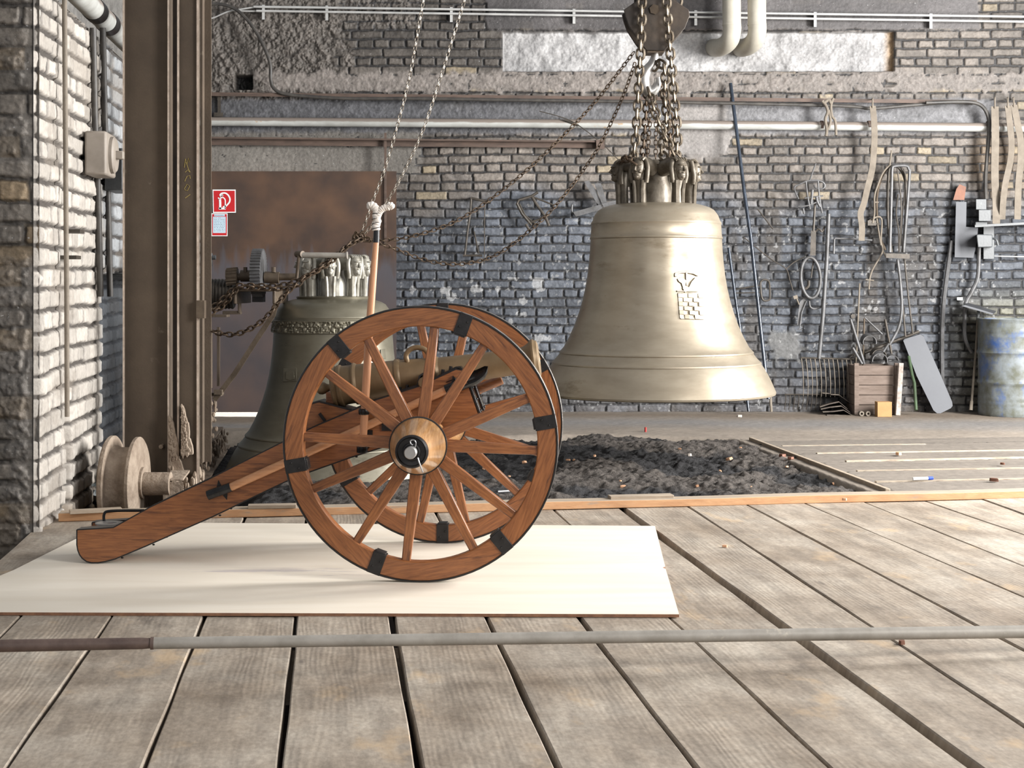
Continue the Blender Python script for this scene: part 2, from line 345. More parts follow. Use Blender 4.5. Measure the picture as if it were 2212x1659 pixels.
# ---- back wall: height field in metres, drawn on a regular grid
def build_back_wall():
    res = .0068
    xs = np.arange(wx(150), wx(2330), res); zs = np.arange(-.12, wz(-50), res)
    X, Z = np.meshgrid(xs, zs); px = X*PXM+HX; py = HY-(Z-H0)*PXM
    h, R = brick_field(X, Z, 11, course=19.25/PXM, L=69/PXM, v0=wz(893.5), joint=.0095, wob=.010)
    n1 = fbm(X*2.2, Z*2.2, 3); n2 = fbm(X*14, Z*14, 4); n3 = fbm(X*45, Z*45, 5, 3); n5 = fbm(X*.9, Z*.9, 6)
    tilt = (R[..., 1]-.5)*.010
    H = h*(.016+tilt)+(n2-.5)*.010*h+(n3-.5)*.006+(n1-.5)*.02
    # colours of the bricks: brown grey high up, blue-black soot paint low down
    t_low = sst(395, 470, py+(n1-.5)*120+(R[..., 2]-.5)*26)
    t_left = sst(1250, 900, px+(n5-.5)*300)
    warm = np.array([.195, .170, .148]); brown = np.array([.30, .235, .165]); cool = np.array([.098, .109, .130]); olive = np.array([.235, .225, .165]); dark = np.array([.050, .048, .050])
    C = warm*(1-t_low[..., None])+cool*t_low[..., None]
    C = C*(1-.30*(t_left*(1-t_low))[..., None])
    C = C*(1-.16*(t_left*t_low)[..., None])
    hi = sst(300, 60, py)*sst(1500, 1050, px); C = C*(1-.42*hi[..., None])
    t_br = sst(2040, 2160, px+(n1-.5)*90)*sst(600, 700, py); C = C*(1-t_br[..., None])+olive*t_br[..., None]
    rust = sst(.56, .72, fbm(X*1.6, Z*1.1, 21))*sst(1560, 1640, px)*sst(250, 330, py)*sst(600, 480, py)
    C = C*(1-.5*rust[..., None])+np.array([.24, .15, .07])*.5*rust[..., None]
    onebrick = (R[..., 0] > .93)*(py < 430)*(px > 900); C = C*(1-.6*onebrick[..., None])+np.array([.42, .34, .22])*.6*onebrick[..., None]
    C = C*(.74+.50*R[..., 1][..., None])*(.55+.90*n2[..., None])*(.72+.56*n1[..., None])
    low = sst(770, 890, py+(n1-.5)*100); C = C*(1-.25*low[..., None])+np.array([.17,.125,.085])*.25*low[..., None]
    C = C*.86*(1-.24*sst(1250, 1900, px))[..., None]  # darkened towards the right to offset the strong window light
    sk = sst(.50, .70, fbm(X*5.5, Z*1.3, 43, 4))*sst(1250, 1650, px)*sst(330, 470, py)*sst(2160, 2050, px); C = C*(1-.62*sk[..., None])+np.array([.05,.038,.025])*.62*sk[..., None]
    sk = sst(.55, .72, fbm(X*2.5+5, Z*1.6, 44, 4))*sst(380, 440, py)*sst(1300, 1200, px); C = C*(1-.45*sk[..., None])
    # plaster patches
    def blend(mask, hh, cc, keep=.0):
        nonlocal H, C
        H = H*(1-mask)+(hh+H*keep)*mask; C = C*(1-mask[..., None])+cc*mask[..., None]
    ed = (fbm(px/26, py/26, 31)-.5)*60; ed2 = (fbm(px/14, py/14, 32)-.5)*26
    rough = fbm(X*22, Z*22, 33, 5, .7)
    m = rectmask(px+ed*1.6, py+ed2, 380, 745, -80, 262, 14); m = np.maximum(m, rectmask(px+ed, py+ed2, 600, 900, -40, 60, 10)*.8)
    blend(m, .010+(rough-.5)*.075, np.stack([.125*(.2+1.3*rough), .110*(.2+1.3*rough), .097*(.2+1.3*rough)], -1))
    m = rectmask(px+ed, py+ed2, 560, 2400, 156, 200, 7)*sst(.25, .42, fbm(px/60, py/30, 34)+.12)
    blend(m, .018+(rough-.5)*.022, np.stack([.19*(.5+1.0*rough), .168*(.5+1.0*rough), .152*(.5+1.0*rough)], -1)*(1-.2*sst(1250,1900,px))[..., None])  # plaster band darkened to the right against the window light too
    m = rectmask(px, py+ed2*.4, 380, 2150, 214, 290, 6)
    st = fbm(X*2.4, Z*14, 35, 5, .65); stt = (.55+.9*st)
    left = sst(1500, 1000, px)
    blend(m*.96, .020+(rough-.5)*.016, np.stack([(.155-.075*left)*stt, (.155-.074*left)*stt, (.163-.074*left)*stt], -1)*(.45+1.1*rough[..., None]))
    m = rectmask(px+ed*.5, py+ed2*.5, 400, 905, 288, 378, 8)
    blend(m*.95, .017+(rough-.5)*.010, np.stack([.175*(.7+.6*n1), .162*(.7+.6*n1), .145*(.7+.6*n1)], -1))
    m = rectmask(px+ed*.5, py+ed*.5, 1462, 1578, 225, 345, 10)
    blend(m, .024+(rough-.5)*.008, np.stack([.225*(.6+.8*n1), .21*(.6+.8*n1), .20*(.6+.8*n1)], -1))
    m = rectmask(px+ed*.6, py+ed2*.4, 1050, 2110, -90, 66, 6)
    blend(m*.95, .022+(rough-.5)*.008, np.stack([.082*(.4+1.2*n1), .076*(.4+1.2*n1), .077*(.4+1.2*n1)], -1))
    # mortar smears low on the wall
    m = rectmask(px+ed, py+ed, 1665, 1725, 715, 780, 9); blend(m, .02+(rough-.5)*.01, np.stack([.105*(.6+.8*rough)]*3, -1))
    m = rectmask(px+ed*2, py+ed2*1.4, 1010, 1350, 805, 860, 12)*.6; blend(m, .012+(rough-.5)*.05, np.stack([.10*(.5+rough)]*3, -1))
    # recessed pale niche
    m = rectmask(px, py+ed2*.12, 1086, 1931, 69, 154+0*px, 1.6)
    cr = fbm(X*7, Z*7, 37, 5, .6); whit = (.12+.36*cr+.08*n1)*(1-.15*sst(1400,1900,px)); brn = sst(1905, 1928, px)
    blend(m, -.055+(cr-.5)*.06, np.stack([whit*(1-.35*brn), whit*(.985-.55*brn), whit*(.985-.75*brn)], -1))
    # joints are dark, soot filled
    J = (1-h)*(H < .014)*(1-m); J = np.clip(J, 0, 1)*.95
    pl = rectmask(px+ed*1.6, py+ed2, 380, 745, -80, 262, 14); pl = np.maximum(pl, rectmask(px, py, 380, 2150, 214, 290, 6)); J = J*(1-pl)
    C = C*(1-J[..., None])+dark*.40*J[..., None]
    sp = (fbm(X*30, Z*30, 41, 3) > .74)*t_low*(py > 430); C = C*(1-.65*sp[..., None])+.26*.65*sp[..., None]
    sp = (fbm(X*9, Z*9, 42, 4) > .70)*(py > 600)*(py < 760)*(px < 1300); C = C*(1-.5*sp[..., None])+.45*.5*sp[..., None]
    # square hole high on the left, opening behind the sheet-iron door
    m = rectmask(px, py, 507, 546, 163, 194, 1); H = H-.16*m; C = C*(1-m[..., None])+.012*m[..., None]
    H = H-.18*rectmask(px, py, 446, 838, 385, 940, 1)
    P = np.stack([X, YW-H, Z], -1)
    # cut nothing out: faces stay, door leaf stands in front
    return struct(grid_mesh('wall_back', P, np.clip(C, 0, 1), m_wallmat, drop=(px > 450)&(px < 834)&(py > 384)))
build_back_wall()
# ---- left wall: end face towards us, long face running back
YL = 6.88; XL = (78-HX)*YL/F; dL = Vector((-(HX-800)/F, 1, 0)).normalized(); nL = Vector((dL.y, -dL.x, 0))
def yl_at(px):
    k = (px-HX)/F; s = dL.x/dL.y; return (XL-s*YL)/(k-s)
ZL = 2.56
def left_wall():
    res = .0075
    Lw = 6.6/dL.y
    us = np.arange(0, Lw, res); zs = np.arange(-.55, ZL, res); U, Z = np.meshgrid(us, zs)
    h, R = brick_field(U, Z, 77, course=.1005, L=.29, v0=.03, joint=.015, wob=.011)
    n1 = fbm(U*2.5, Z*2.5, 81); n2 = fbm(U*14, Z*14, 82); n3 = fbm(U*50, Z*50, 83, 3)
    H = h*(.018+(R[..., 1]-.5)*.008)+(n1-.5)*.035+(n2-.5)*.012*h+(n3-.5)*.005
    YY = YL+U*dL.y
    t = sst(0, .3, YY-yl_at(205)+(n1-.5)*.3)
    base = np.array([.40, .368, .33]); cool = np.array([.27, .28, .29])  # window light on the long face painted in: paler than the end face
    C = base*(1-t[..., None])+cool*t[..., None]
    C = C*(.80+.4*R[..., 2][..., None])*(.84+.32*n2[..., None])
    br = sst(.16, -.12, Z+(n1-.5)*.3)*sst(0, .05, YY-yl_at(138)); C = C*(1-br[..., None])+np.array([.20,.135,.07])*br[..., None]
    J = (1-h)*.92; C = C*(1-J[..., None])+np.array([.035,.029,.025])*J[..., None]
    gm = sst(.52,.70,fbm(U*3+3,Z*6,92,5))*.45; C = C*(1-gm[..., None])+np.array([.22,.19,.16])*gm[..., None]
    # chase at the first downpipe, deep bay low down behind the second pier
    g = rectmask(YY, Z, yl_at(136), yl_at(144), -1, 3, .02); H = H-.06*g
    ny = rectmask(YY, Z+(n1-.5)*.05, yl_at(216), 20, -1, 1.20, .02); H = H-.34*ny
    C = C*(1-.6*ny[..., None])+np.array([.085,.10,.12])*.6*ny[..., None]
    # crumbled foot of the pier
    cr = sst(.25, -.35, Z)*sst(.5, 0, U); H = H+(n1-.35)*.10*cr
    edge = sst(.014, 0, U); H = H*(1-edge)-edge*.012
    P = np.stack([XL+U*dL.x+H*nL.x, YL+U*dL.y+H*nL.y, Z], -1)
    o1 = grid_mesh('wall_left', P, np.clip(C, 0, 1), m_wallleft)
    struct(o1)
    # end face
    us = np.arange(-.012, 1.5, res); U, Z = np.meshgrid(us, zs)
    h, R = brick_field(U, Z, 91, course=.1005, L=.29, v0=.03, joint=.013, wob=.012)
    n1 = fbm(U*2.5+4, Z*2.5, 84); n2 = fbm(U*14, Z*14, 85); n3 = fbm(U*40, Z*40, 86, 4, .65); n4 = fbm(U*5+9, Z*5, 87, 5)
    H = h*.020+(n1-.5)*.05+(n3-.5)*.022
    sm = sst(.42, .62, n4+.30*sst(.5, -.3, Z)); H = H*(1-.55*sm)+(.012+(n3-.5)*.03)*sm
    edge = sst(.07, 0, U); H = H*(1-edge)+edge*(-.004-.012*n2)
    C = np.array([.135,.118,.10])*(.7+.6*R[..., 2][..., None])*(.6+.8*n2[..., None])  # shade of the end face put into its darker colour
    ye = (R[..., 0] > .72); C = np.where(ye[..., None], C*np.array([1.35,1.15,.85]), C)
    C = C*(1-.6*sm[..., None])+(np.array([.125,.115,.105])*(.55+.9*n3[..., None]))*.6*sm[..., None]
    J = (1-h)*(1-sm)*.75; C = C*(1-J[..., None])+np.array([.03,.027,.025])*J[..., None]
    P = np.stack([XL-U+0*U, YL-H, Z], -1)
    o2 = grid_mesh('wall_left_end', P, np.clip(C, 0, 1), m_wallmat, parent=None); struct(o2)
    k_ = MB(); k_.box((XL-.75, YL+.05, 1.0), (1.42, .05, 3.1)); k_.box((XL-.09, YL+.3, 1.0), (.06, .5, 3.1)); struct(k_.build('light_blocker', m_block))  # unseen backing boxes, added to block light at the wall corner
    # wall standing further back above the ledge
    us = np.arange(-1.5, Lw, .02); zs = np.arange(ZL-.02, 3.6, .02); U, Z = np.meshgrid(us, zs)
    n = fbm(U*3, Z*3, 88); n2 = fbm(U*12, Z*12, 89); H = (n-.5)*.05+(n2-.5)*.03
    off = -.42
    P = np.stack([XL+U*dL.x+(H+off)*nL.x, YL+U*dL.y+(H+off)*nL.y, Z], -1)
    struct(grid_mesh('wall_left_upper', P, np.stack([.20*(.6+.8*n2)]*3, -1)*np.array([1,.96,.9]), m_wallmat))
    b = MB(); a = Vector((XL, YL, ZL)); e = a+dL*Lw; c = nL*-.45
    b.add([a, e, e+c, a+c], [(0,1,2,3)], False); struct(b.build('trim_1', m_dustysteel))
left_wall()
# ---- floor behind the deck
KA = Vector((-2.2, 7.18, 0)); KD = Vector((4.95, .79, 0)).normalized()      # kerb direction
def kerb_y(x): return KA.y+(x-KA.x)*KD.y/KD.x
def soil_mask(X, Y, soft=.03, off=0):
    r = sst(-soft, soft, (1.775-off+(10.86-Y)*.116)-X)        # right board edge
    f = sst(-soft*3, soft*3, 11.35-off+.15*np.sin(X*2.1)-.10*X-Y)
    return r*f
def build_floor():
    xs = np.arange(-4.2, 5.6, .016); ys = np.arange(7.2, YW+.7, .016); X, Y = np.meshgrid(xs, ys)
    n1 = fbm(X*.9, Y*.9, 101); n2 = fbm(X*6, Y*6, 102); n3 = fbm(X*25, Y*25, 103)
    Z = (n2-.5)*.006+(n3-.5)*.004
    C = np.array([.235,.200,.165])*(.75+.5*n1[..., None])*(.85+.3*n2[..., None])
    bl = sst(11.6, 12.2, Y+(n1-.5)*.8)*sst(12.9, 12.3, Y+(n1-.5)*.6); C = C*(1-.5*bl[..., None])+np.array([.19,.195,.205])*.5*bl[..., None]
    dk = sst(12.6, 13.0, Y+(n1-.5)*.5)*sst(13.35, 13.1, Y); C = C*(1-.55*dk[..., None])+np.array([.15,.11,.075])*.55*dk[..., None]
    # loose boards on the right, running along the kerb
    v = (Y-KA.y)-(X-KA.x)*KD.y/KD.x
    edges = np.array([.16, .63, 1.13, 1.60, 2.09, 2.59]); bm = sst(-.02, .02, X-(1.79+(10.86-Y)*.116))*(v < 3.0)*(v > -.2)
    idx = np.searchsorted(edges, v); fr = np.zeros_like(v)
    lo = np.concatenate([[-.2], edges])[np.clip(idx, 0, 6)]; hi = np.concatenate([edges, [9]])[np.clip(idx, 0, 6)]
    fr = (v-lo)/(hi-lo); zt = .006+fr*.012
    groove = np.minimum(v-lo, hi-v) < .009
    Z = np.where(bm > .5, zt+(n3-.5)*.003-.03*groove*(v < 2.9), Z)
    gr = fbm(X*2.0, v*40, 105)
    CB = np.array([.185,.160,.135])*(.75+.35*gr[..., None])*(.8+.4*n1[..., None])
    lip = 0*((v-lo) < np.where(np.clip(idx,0,6) == 4, .075, .050))*(v > 0) * np.array([0,.3,.8,.55,1.0,.75,.5])[np.clip(idx, 0, 6)]*(.6+.6*n1)
    CB = CB*(1-lip[..., None].clip(0,1))+np.array([.78,.70,.58])*lip[..., None].clip(0,1)
    C = np.where(bm[..., None] > .5, CB, C)
    # pit at the left, round the foot of the stanchion; dip under the door
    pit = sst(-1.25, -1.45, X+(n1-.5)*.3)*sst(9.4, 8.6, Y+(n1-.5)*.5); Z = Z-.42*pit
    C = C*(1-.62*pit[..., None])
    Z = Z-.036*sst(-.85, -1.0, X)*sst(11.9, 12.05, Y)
    Z = Z-.16*soil_mask(X, Y, .03, .12)
    Z = np.where(Y < KA.y+(X-KA.x)*KD.y/KD.x+.10, -.30, Z)
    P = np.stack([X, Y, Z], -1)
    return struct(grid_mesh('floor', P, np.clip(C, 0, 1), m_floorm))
build_floor()
def build_soil():
    xs = np.arange(-2.05, 2.3, .011); ys = np.arange(7.40, 11.75, .011); X, Y = np.meshgrid(xs, ys)
    n1 = fbm(X*1.6, Y*1.6, 111); n2 = fbm(X*5.5, Y*5.5, 112, 5, .6); n3 = fbm(X*24, Y*24, 113, 4, .6)
    lump = np.abs(fbm(X*4, Y*4, 114, 3)-.5)*2
    ins = soil_mask(X, Y, .04, -.05)
    Z = -.016+(n1-.5)*.07+(n2-.5)*.085+(n3-.5)*.045-lump*.022
    Z = Z*ins*sst(0, .3, Y-kerb_y(X)+.02)+(-.06)*(1-ins)
    Z = Z-.02*(1-sst(-2.05, -1.6, X))-.3*sst(-1.35, -1.7, X)*sst(9.2, 8.4, Y)
    Z = np.where(Y < kerb_y(X)+.06, -.35, Z)
    rim = sst(10.2, 11.1, Y+(n1-.5)); warm = sst(.50, .62, n1+rim*.12+sst(.6, 1.7, X)*.12)
    C = np.array([.020,.019,.020])*(1-warm[..., None])+np.array([.072,.061,.053])*warm[..., None]
    C = C*(.5+1.0*n3[..., None])
    o = grid_mesh('foundry_sand', np.stack([X, Y, Z], -1), np.clip(C, 0, 1), m_soil)
    o['kind'] = 'stuff'; tag(o, 'black lumpy foundry sand filling the casting pit under the bells', 'sand'); return o
build_soil()
b = MB(); b.bar(G(1622,951)+Vector((0,0,.004)), G(1918,1064)+Vector((0,0,.004)), .030, .036); struct(b.build('trim_6', m_kerbtop, bevel=.004))
# ---- deck of heavy planks
def deck_material():
    m = bpy.data.materials.new('deck_planks'); t = nt(m); N = t.nodes; b = N['Principled BSDF']
    a = N.new('ShaderNodeAttribute'); a.attribute_name = 'grain'
    def noise(sc, stretch, det, rough=.6, dist=0):
        mp = N.new('ShaderNodeMapping'); mp.inputs['Scale'].default_value = stretch; L_(t, a.outputs['Vector'], mp.inputs[0])
        n = N.new('ShaderNodeTexNoise'); n.inputs['Scale'].default_value = sc; n.inputs['Detail'].default_value = det; n.inputs['Roughness'].default_value = rough; n.inputs['Distortion'].default_value = dist
        L_(t, mp.outputs[0], n.inputs['Vector']); return n.outputs['Fac']
    def ramp(src, stops):
        r = N.new('ShaderNodeValToRGB'); e = r.color_ramp.elements
        while len(e) < len(stops): e.new(.5)
        for k, (p, c) in enumerate(stops): e[k].position = p; e[k].color = (*c, 1)
        L_(t, src, r.inputs[0]); return r.outputs[0]
    def mix(f, a_, b_, mode='MIX'):
        x = N.new('ShaderNodeMixRGB'); x.blend_type = mode
        if isinstance(f, float): x.inputs[0].default_value = f
        else: L_(t, f, x.inputs[0])
        L_(t, a_, x.inputs[1])
        if isinstance(b_, tuple): x.inputs[2].default_value = (*b_, 1)
        else: L_(t, b_, x.inputs[2])
        return x.outputs[0]
    base = ramp(noise(2.2, (1,1,1), 8, .65), [(.33, (.225,.183,.142)), (.5, (.315,.270,.222)), (.67, (.41,.368,.315))])
    cross = ramp(noise(5, (2.8,.45,1), 7, .7), [(.38, (.76,.745,.73)), (.62, (1.14,1.12,1.09))])
    c = mix(1.0, base, cross, 'MULTIPLY')
    fine = ramp(noise(70, (1,.6,1), 3), [(.35, (.86,.855,.85)), (.65, (1.12,1.12,1.12))]); c = mix(1.0, c, fine, 'MULTIPLY')
    stain = ramp(noise(3.1, (1.6,.6,1), 6, .62), [(.63, (0,0,0)), (.74, (.85,.85,.85))]); c = mix(stain, c, (.085,.07,.06))
    tan = ramp(noise(4.0, (1.2,.7,1), 5), [(.60, (0,0,0)), (.72, (.6,.6,.6))]); c = mix(tan, c, (.50,.36,.22))
    L_(t, c, b.inputs['Base Color']); b.inputs['Roughness'].default_value = .72; b.inputs['Specular IOR Level'].default_value = .35
    # ring grain relief
    mp = N.new('ShaderNodeMapping'); mp.inputs['Scale'].default_value = (1.0,.16,1); L_(t, a.outputs['Vector'], mp.inputs[0])
    w = N.new('ShaderNodeTexWave'); w.wave_type = 'RINGS'; w.rings_direction = 'Z'; w.inputs['Scale'].default_value = 17; w.inputs['Distortion'].default_value = 13; w.inputs['Detail'].default_value = 2.5; w.inputs['Detail Scale'].default_value = .55
    L_(t, mp.outputs[0], w.inputs['Vector'])
    msk = noise(2.0, (1,.5,1), 3); mr = N.new('ShaderNodeMapRange'); mr.inputs[1].default_value = .42; mr.inputs[2].default_value = .62; L_(t, msk, mr.inputs[0])
    mu = N.new('ShaderNodeMath'); mu.operation = 'MULTIPLY'; L_(t, w.outputs['Fac'], mu.inputs[0]); L_(t, mr.outputs[0], mu.inputs[1])
    ad = N.new('ShaderNodeMath'); ad.operation = 'ADD'; L_(t, mu.outputs[0], ad.inputs[0]); L_(t, noise(55, (1,.5,1), 5), ad.inputs[1])
    bp = N.new('ShaderNodeBump'); bp.inputs['Strength'].default_value = .20; bp.inputs['Distance'].default_value = .0022; L_(t, ad.outputs[0], bp.inputs['Height']); L_(t, bp.outputs[0], b.inputs['Normal'])
    return m
m_deck = deck_material()
def build_deck():
    lines = [((0,1207.8),(105.5,1114),0), ((0,1377),(55,1320),.006), ((15,1657),(249,1320),.009), ((310,1657),(446,1322),.010), ((605,1657),(640,1325),.014), ((905,1657),(845,1326),.020),
             ((1206,1659),(1047,1327),.016), ((1503,1659),(1246,1327),.013), ((1796,1659),(1443,1330),.009), ((2111,1659),(1348,1100),.036), ((1756,1270),(1496,1100),.005), ((2101,1347),(1631,1100),.010),
             ((2212,1290),(1768,1100),.005), ((2212,1222),(1906,1100),.012), ((2212,1154),(1994,1080),.004), ((2212,1111),(2119,1077),.008)]
    L = []
    for a, c, w in lines:
        A = G(*a); B = G(*c); s = (B.x-A.x)/(B.y-A.y); L.append((lambda y, A=A, s=s: A.x+s*(y-A.y), w))
    last = L[-1][0]
    for k in range(1, 3): L.append((lambda y, k=k: last(y)+.33*k, .008))
    b = MB(); y0, y1 = 2.6, 7.65
    # planks to the left of the first crossing line stay within the deck's left edge
    rs = random.Random(5)
    for i in range(len(L)-1):
        f0, w0 = L[i]; f1, w1 = L[i+1]
        dz = rs.uniform(-.003, .002); nseg = 64; vs = []; gr = []; fs = []
        ph = rs.uniform(0, 50); wob = lambda y, k: .0018*math.sin(y*3.1+k*3.3)+.0009*math.sin(y*9+k)
        for j in range(nseg+1):
            fy = j/nseg; 
            yl = y0+fy*((kerb_y(f0(7.5))+.12)-y0)
            xa = f0(yl)+w0/2+wob(yl, i); xb = f1(yl)-w1/2+wob(yl, i+.4)
            if i == 0: xb = max(xb, xa+.02)
            for x, z in ((xa, dz), (xa+.004, dz+.004), (xb-.004, dz+.004), (xb, dz), (xb, dz-.048), (xa, dz-.048)):
                vs.append((x, yl, z-.004)); gr.append((x-(xa+xb)/2+i*3.7+ph, yl+z*.6, i*1.3))
        for j in range(nseg):
            for k in range(6): fs.append((j*6+k, j*6+(k+1)%6, j*6+6+(k+1)%6, j*6+6+k))
        fs += [tuple(range(5,-1,-1)), tuple(range(nseg*6, nseg*6+6))]
        b.add(vs, fs, False, gr)
    return struct(b.build('floor_deck', m_deck))
build_deck()
b = MB(); vv = Vector((-KD.y, KD.x, 0))  # pale bars: light on the board edges put into their colour
for (xa, ya), (xb, yb), hgt in (((1690,969),(2000,965),.004), ((1765,986),(2330,977),.009), ((1828,1004),(2330,993.5),.013), ((1852,1024.5),(2330,1016.5),.008), ((1893,1049),(2330,1039.5),.009)):
    A_ = G(xa, ya); B_ = G(xb, yb); b.bar(A_+Vector((0,.015,.018+hgt/2-.004)), B_+Vector((0,.015,.018+hgt/2-.004)), .030, hgt*.45+.006)
struct(b.build('trim_7', mat('lit_board_edge', (.47,.40,.31), (.25,.20,.15), scale=8, stretch=(1,6,6))))
# joists and dark ground below the deck
b = MB(); b.box((0, 5.0, -.60), (14, 6.0, .05)); struct(b.build('floor_below_deck', m_pipebrown))
b = MB()
for y in (3.2, 4.6, 6.0, 7.3): b.bar((-2.6, y, -.125), (5.5, y+.9, -.125), .14, .14)
struct(b.build('trim_2', m_kerbtop))
# ---- door leaf of brown sheet iron
def build_door():
    m = bpy.data.materials.new('rusty_sheet_iron'); t = nt(m); N = t.nodes; b = N['Principled BSDF']
    tc = N.new('ShaderNodeTexCoord'); sp = N.new('ShaderNodeSeparateXYZ'); L_(t, tc.outputs['Object'], sp.inputs[0])
    n = N.new('ShaderNodeTexNoise'); n.inputs['Scale'].default_value = 3; n.inputs['Detail'].default_value = 7; L_(t, tc.outputs['Object'], n.inputs['Vector'])
    r = N.new('ShaderNodeValToRGB'); e = r.color_ramp.elements; e[0].position = .35; e[0].color = (.062,.040,.031,1); e[1].position = .68; e[1].color = (.125,.070,.043,1); L_(t, n.outputs['Fac'], r.inputs[0])
    mp = N.new('ShaderNodeMapping'); mp.inputs['Scale'].default_value = (9,9,1.4); L_(t, tc.outputs['Object'], mp.inputs[0])
    n2 = N.new('ShaderNodeTexNoise'); n2.inputs['Scale'].default_value = 2; n2.inputs['Detail'].default_value = 4; L_(t, mp.outputs[0], n2.inputs['Vector'])
    # washed grey-blue band across the middle of the leaf (a stain with its own outline)
    ad = N.new('ShaderNodeMath'); ad.operation = 'MULTIPLY_ADD'; ad.inputs[1].default_value = .55; L_(t, n2.outputs['Fac'], ad.inputs[0]); L_(t, sp.outputs['Z'], ad.inputs[2])
    r2 = N.new('ShaderNodeValToRGB'); q = r2.color_ramp.elements; q.new(.5); q.new(.5)
    for k, (p, v) in enumerate(((.20, .35), (.30, .85), (.62, .9), (.72, 0))): pass
    mr = N.new('ShaderNodeMapRange'); mr.inputs[1].default_value = 0; mr.inputs[2].default_value = 2.6; L_(t, ad.outputs[0], mr.inputs[0]); L_(t, mr.outputs[0], r2.inputs[0])
    for k, (p, v) in enumerate(((.0, .35), (.42, .55), (.60, .8), (.665, 0))): q[k].position = p; q[k].color = (v,v,v,1)
    mx = N.new('ShaderNodeMixRGB'); mx.inputs[2].default_value = (.088,.088,.104,1); L_(t, r2.outputs[0], mx.inputs[0]); L_(t, r.outputs[0], mx.inputs[1]); L_(t, mx.outputs[0], b.inputs['Base Color'])
    b.inputs['Roughness'].default_value = .5; b.inputs['Metallic'].default_value = .15
    Yd = YW-.10
    B = MB(); x0, x1 = wx(440), wx(858); z1 = wz(372)
    B.box(((x0+x1)/2, Yd, (z1+.004)/2), (x1-x0, .02, z1-.004))
    d = struct(B.build('door_1', m))
    f = MB(); f.box((wx(448), Yd-.025, 1.35), (.035, .03, wz(290)*1.0-.02)); f.box((wx(835), Yd-.02, (wz(290)+wz(530))/2), (.02, .02, wz(290)-wz(530)))
    struct(f.build('trim_3', m_railbrown))
    # sunlit yard seen through the gap under the leaf
    y = MB(); y.box((wx(640), YW+3.4, -.10), (9, 6, .1)); 
    ym = mat('sunlit_concrete', (.8,.78,.74), (.75,.73,.7), scale=3); struct(y.build('trim_4', ym))
build_door()
l = area('daylight_yard', (wx(640), YW+2.2, 2.6), (wx(640), YW+.6, 0), 3, 2, 500, (1, .99, .97))
# ================================================================ CANNON
CA = math.radians(3.09); CR = Vector((-.3288, 6.089, .012))
def C(px, py, ly):
    k = (px-HX)/F; q = (py-HY)/F; sa, ca = math.sin(CA), math.cos(CA)
    Y = (ly+CR.x*sa+CR.y*ca)/(k*sa+ca); p = Vector((k*Y, Y, H0-q*Y))-CR
    return Vector((p.x*ca-p.y*sa, ly, p.z))
MC = Matrix.Translation(CR) @ Matrix.Rotation(-CA, 4, 'Z')
def CWd(px, py, ly): return MC @ C(px, py, ly)
cannon = empty('field_cannon', CR, 'small bronze cannon on a varnished wooden carriage with two spoked wheels', 'cannon', rz=-CA)
RW = .529
RY = Matrix.Rotation(PI/2, 4, 'X')            # lathe z -> -y
def ring_mb(r0, r1, y0, y1, n=96, ch=.004):
    """ring with rectangular section about the y axis, grain = felloe direction"""
    b = MB(); sec = [(r1-ch, y0), (r1, y0+ch), (r1, y1-ch), (r1-ch, y1), (r0+ch, y1), (r0, y1-ch), (r0, y0+ch), (r0+ch, y0)]
    vs = []; gr = []; fs = []; m = len(sec)
    for k in range(n):
        a = 2*PI*k/n; fel = int(((math.degrees(a)-10) % 360)//60); mid = math.radians(40+60*fel)
        for r, y in sec:
            x, z = r*math.cos(a), r*math.sin(a); vs.append((x, y, z))
            gr.append((-x*math.sin(mid)+z*math.cos(mid)+fel*3.1+.01, x*math.cos(mid)+z*math.sin(mid), y+fel*1.7))
    for k in range(n):
        for j in range(m): fs.append((k*m+j, k*m+(j+1)%m, ((k+1)%n)*m+(j+1)%m, ((k+1)%n)*m+j))
    b.add(vs, fs, True, gr); return b
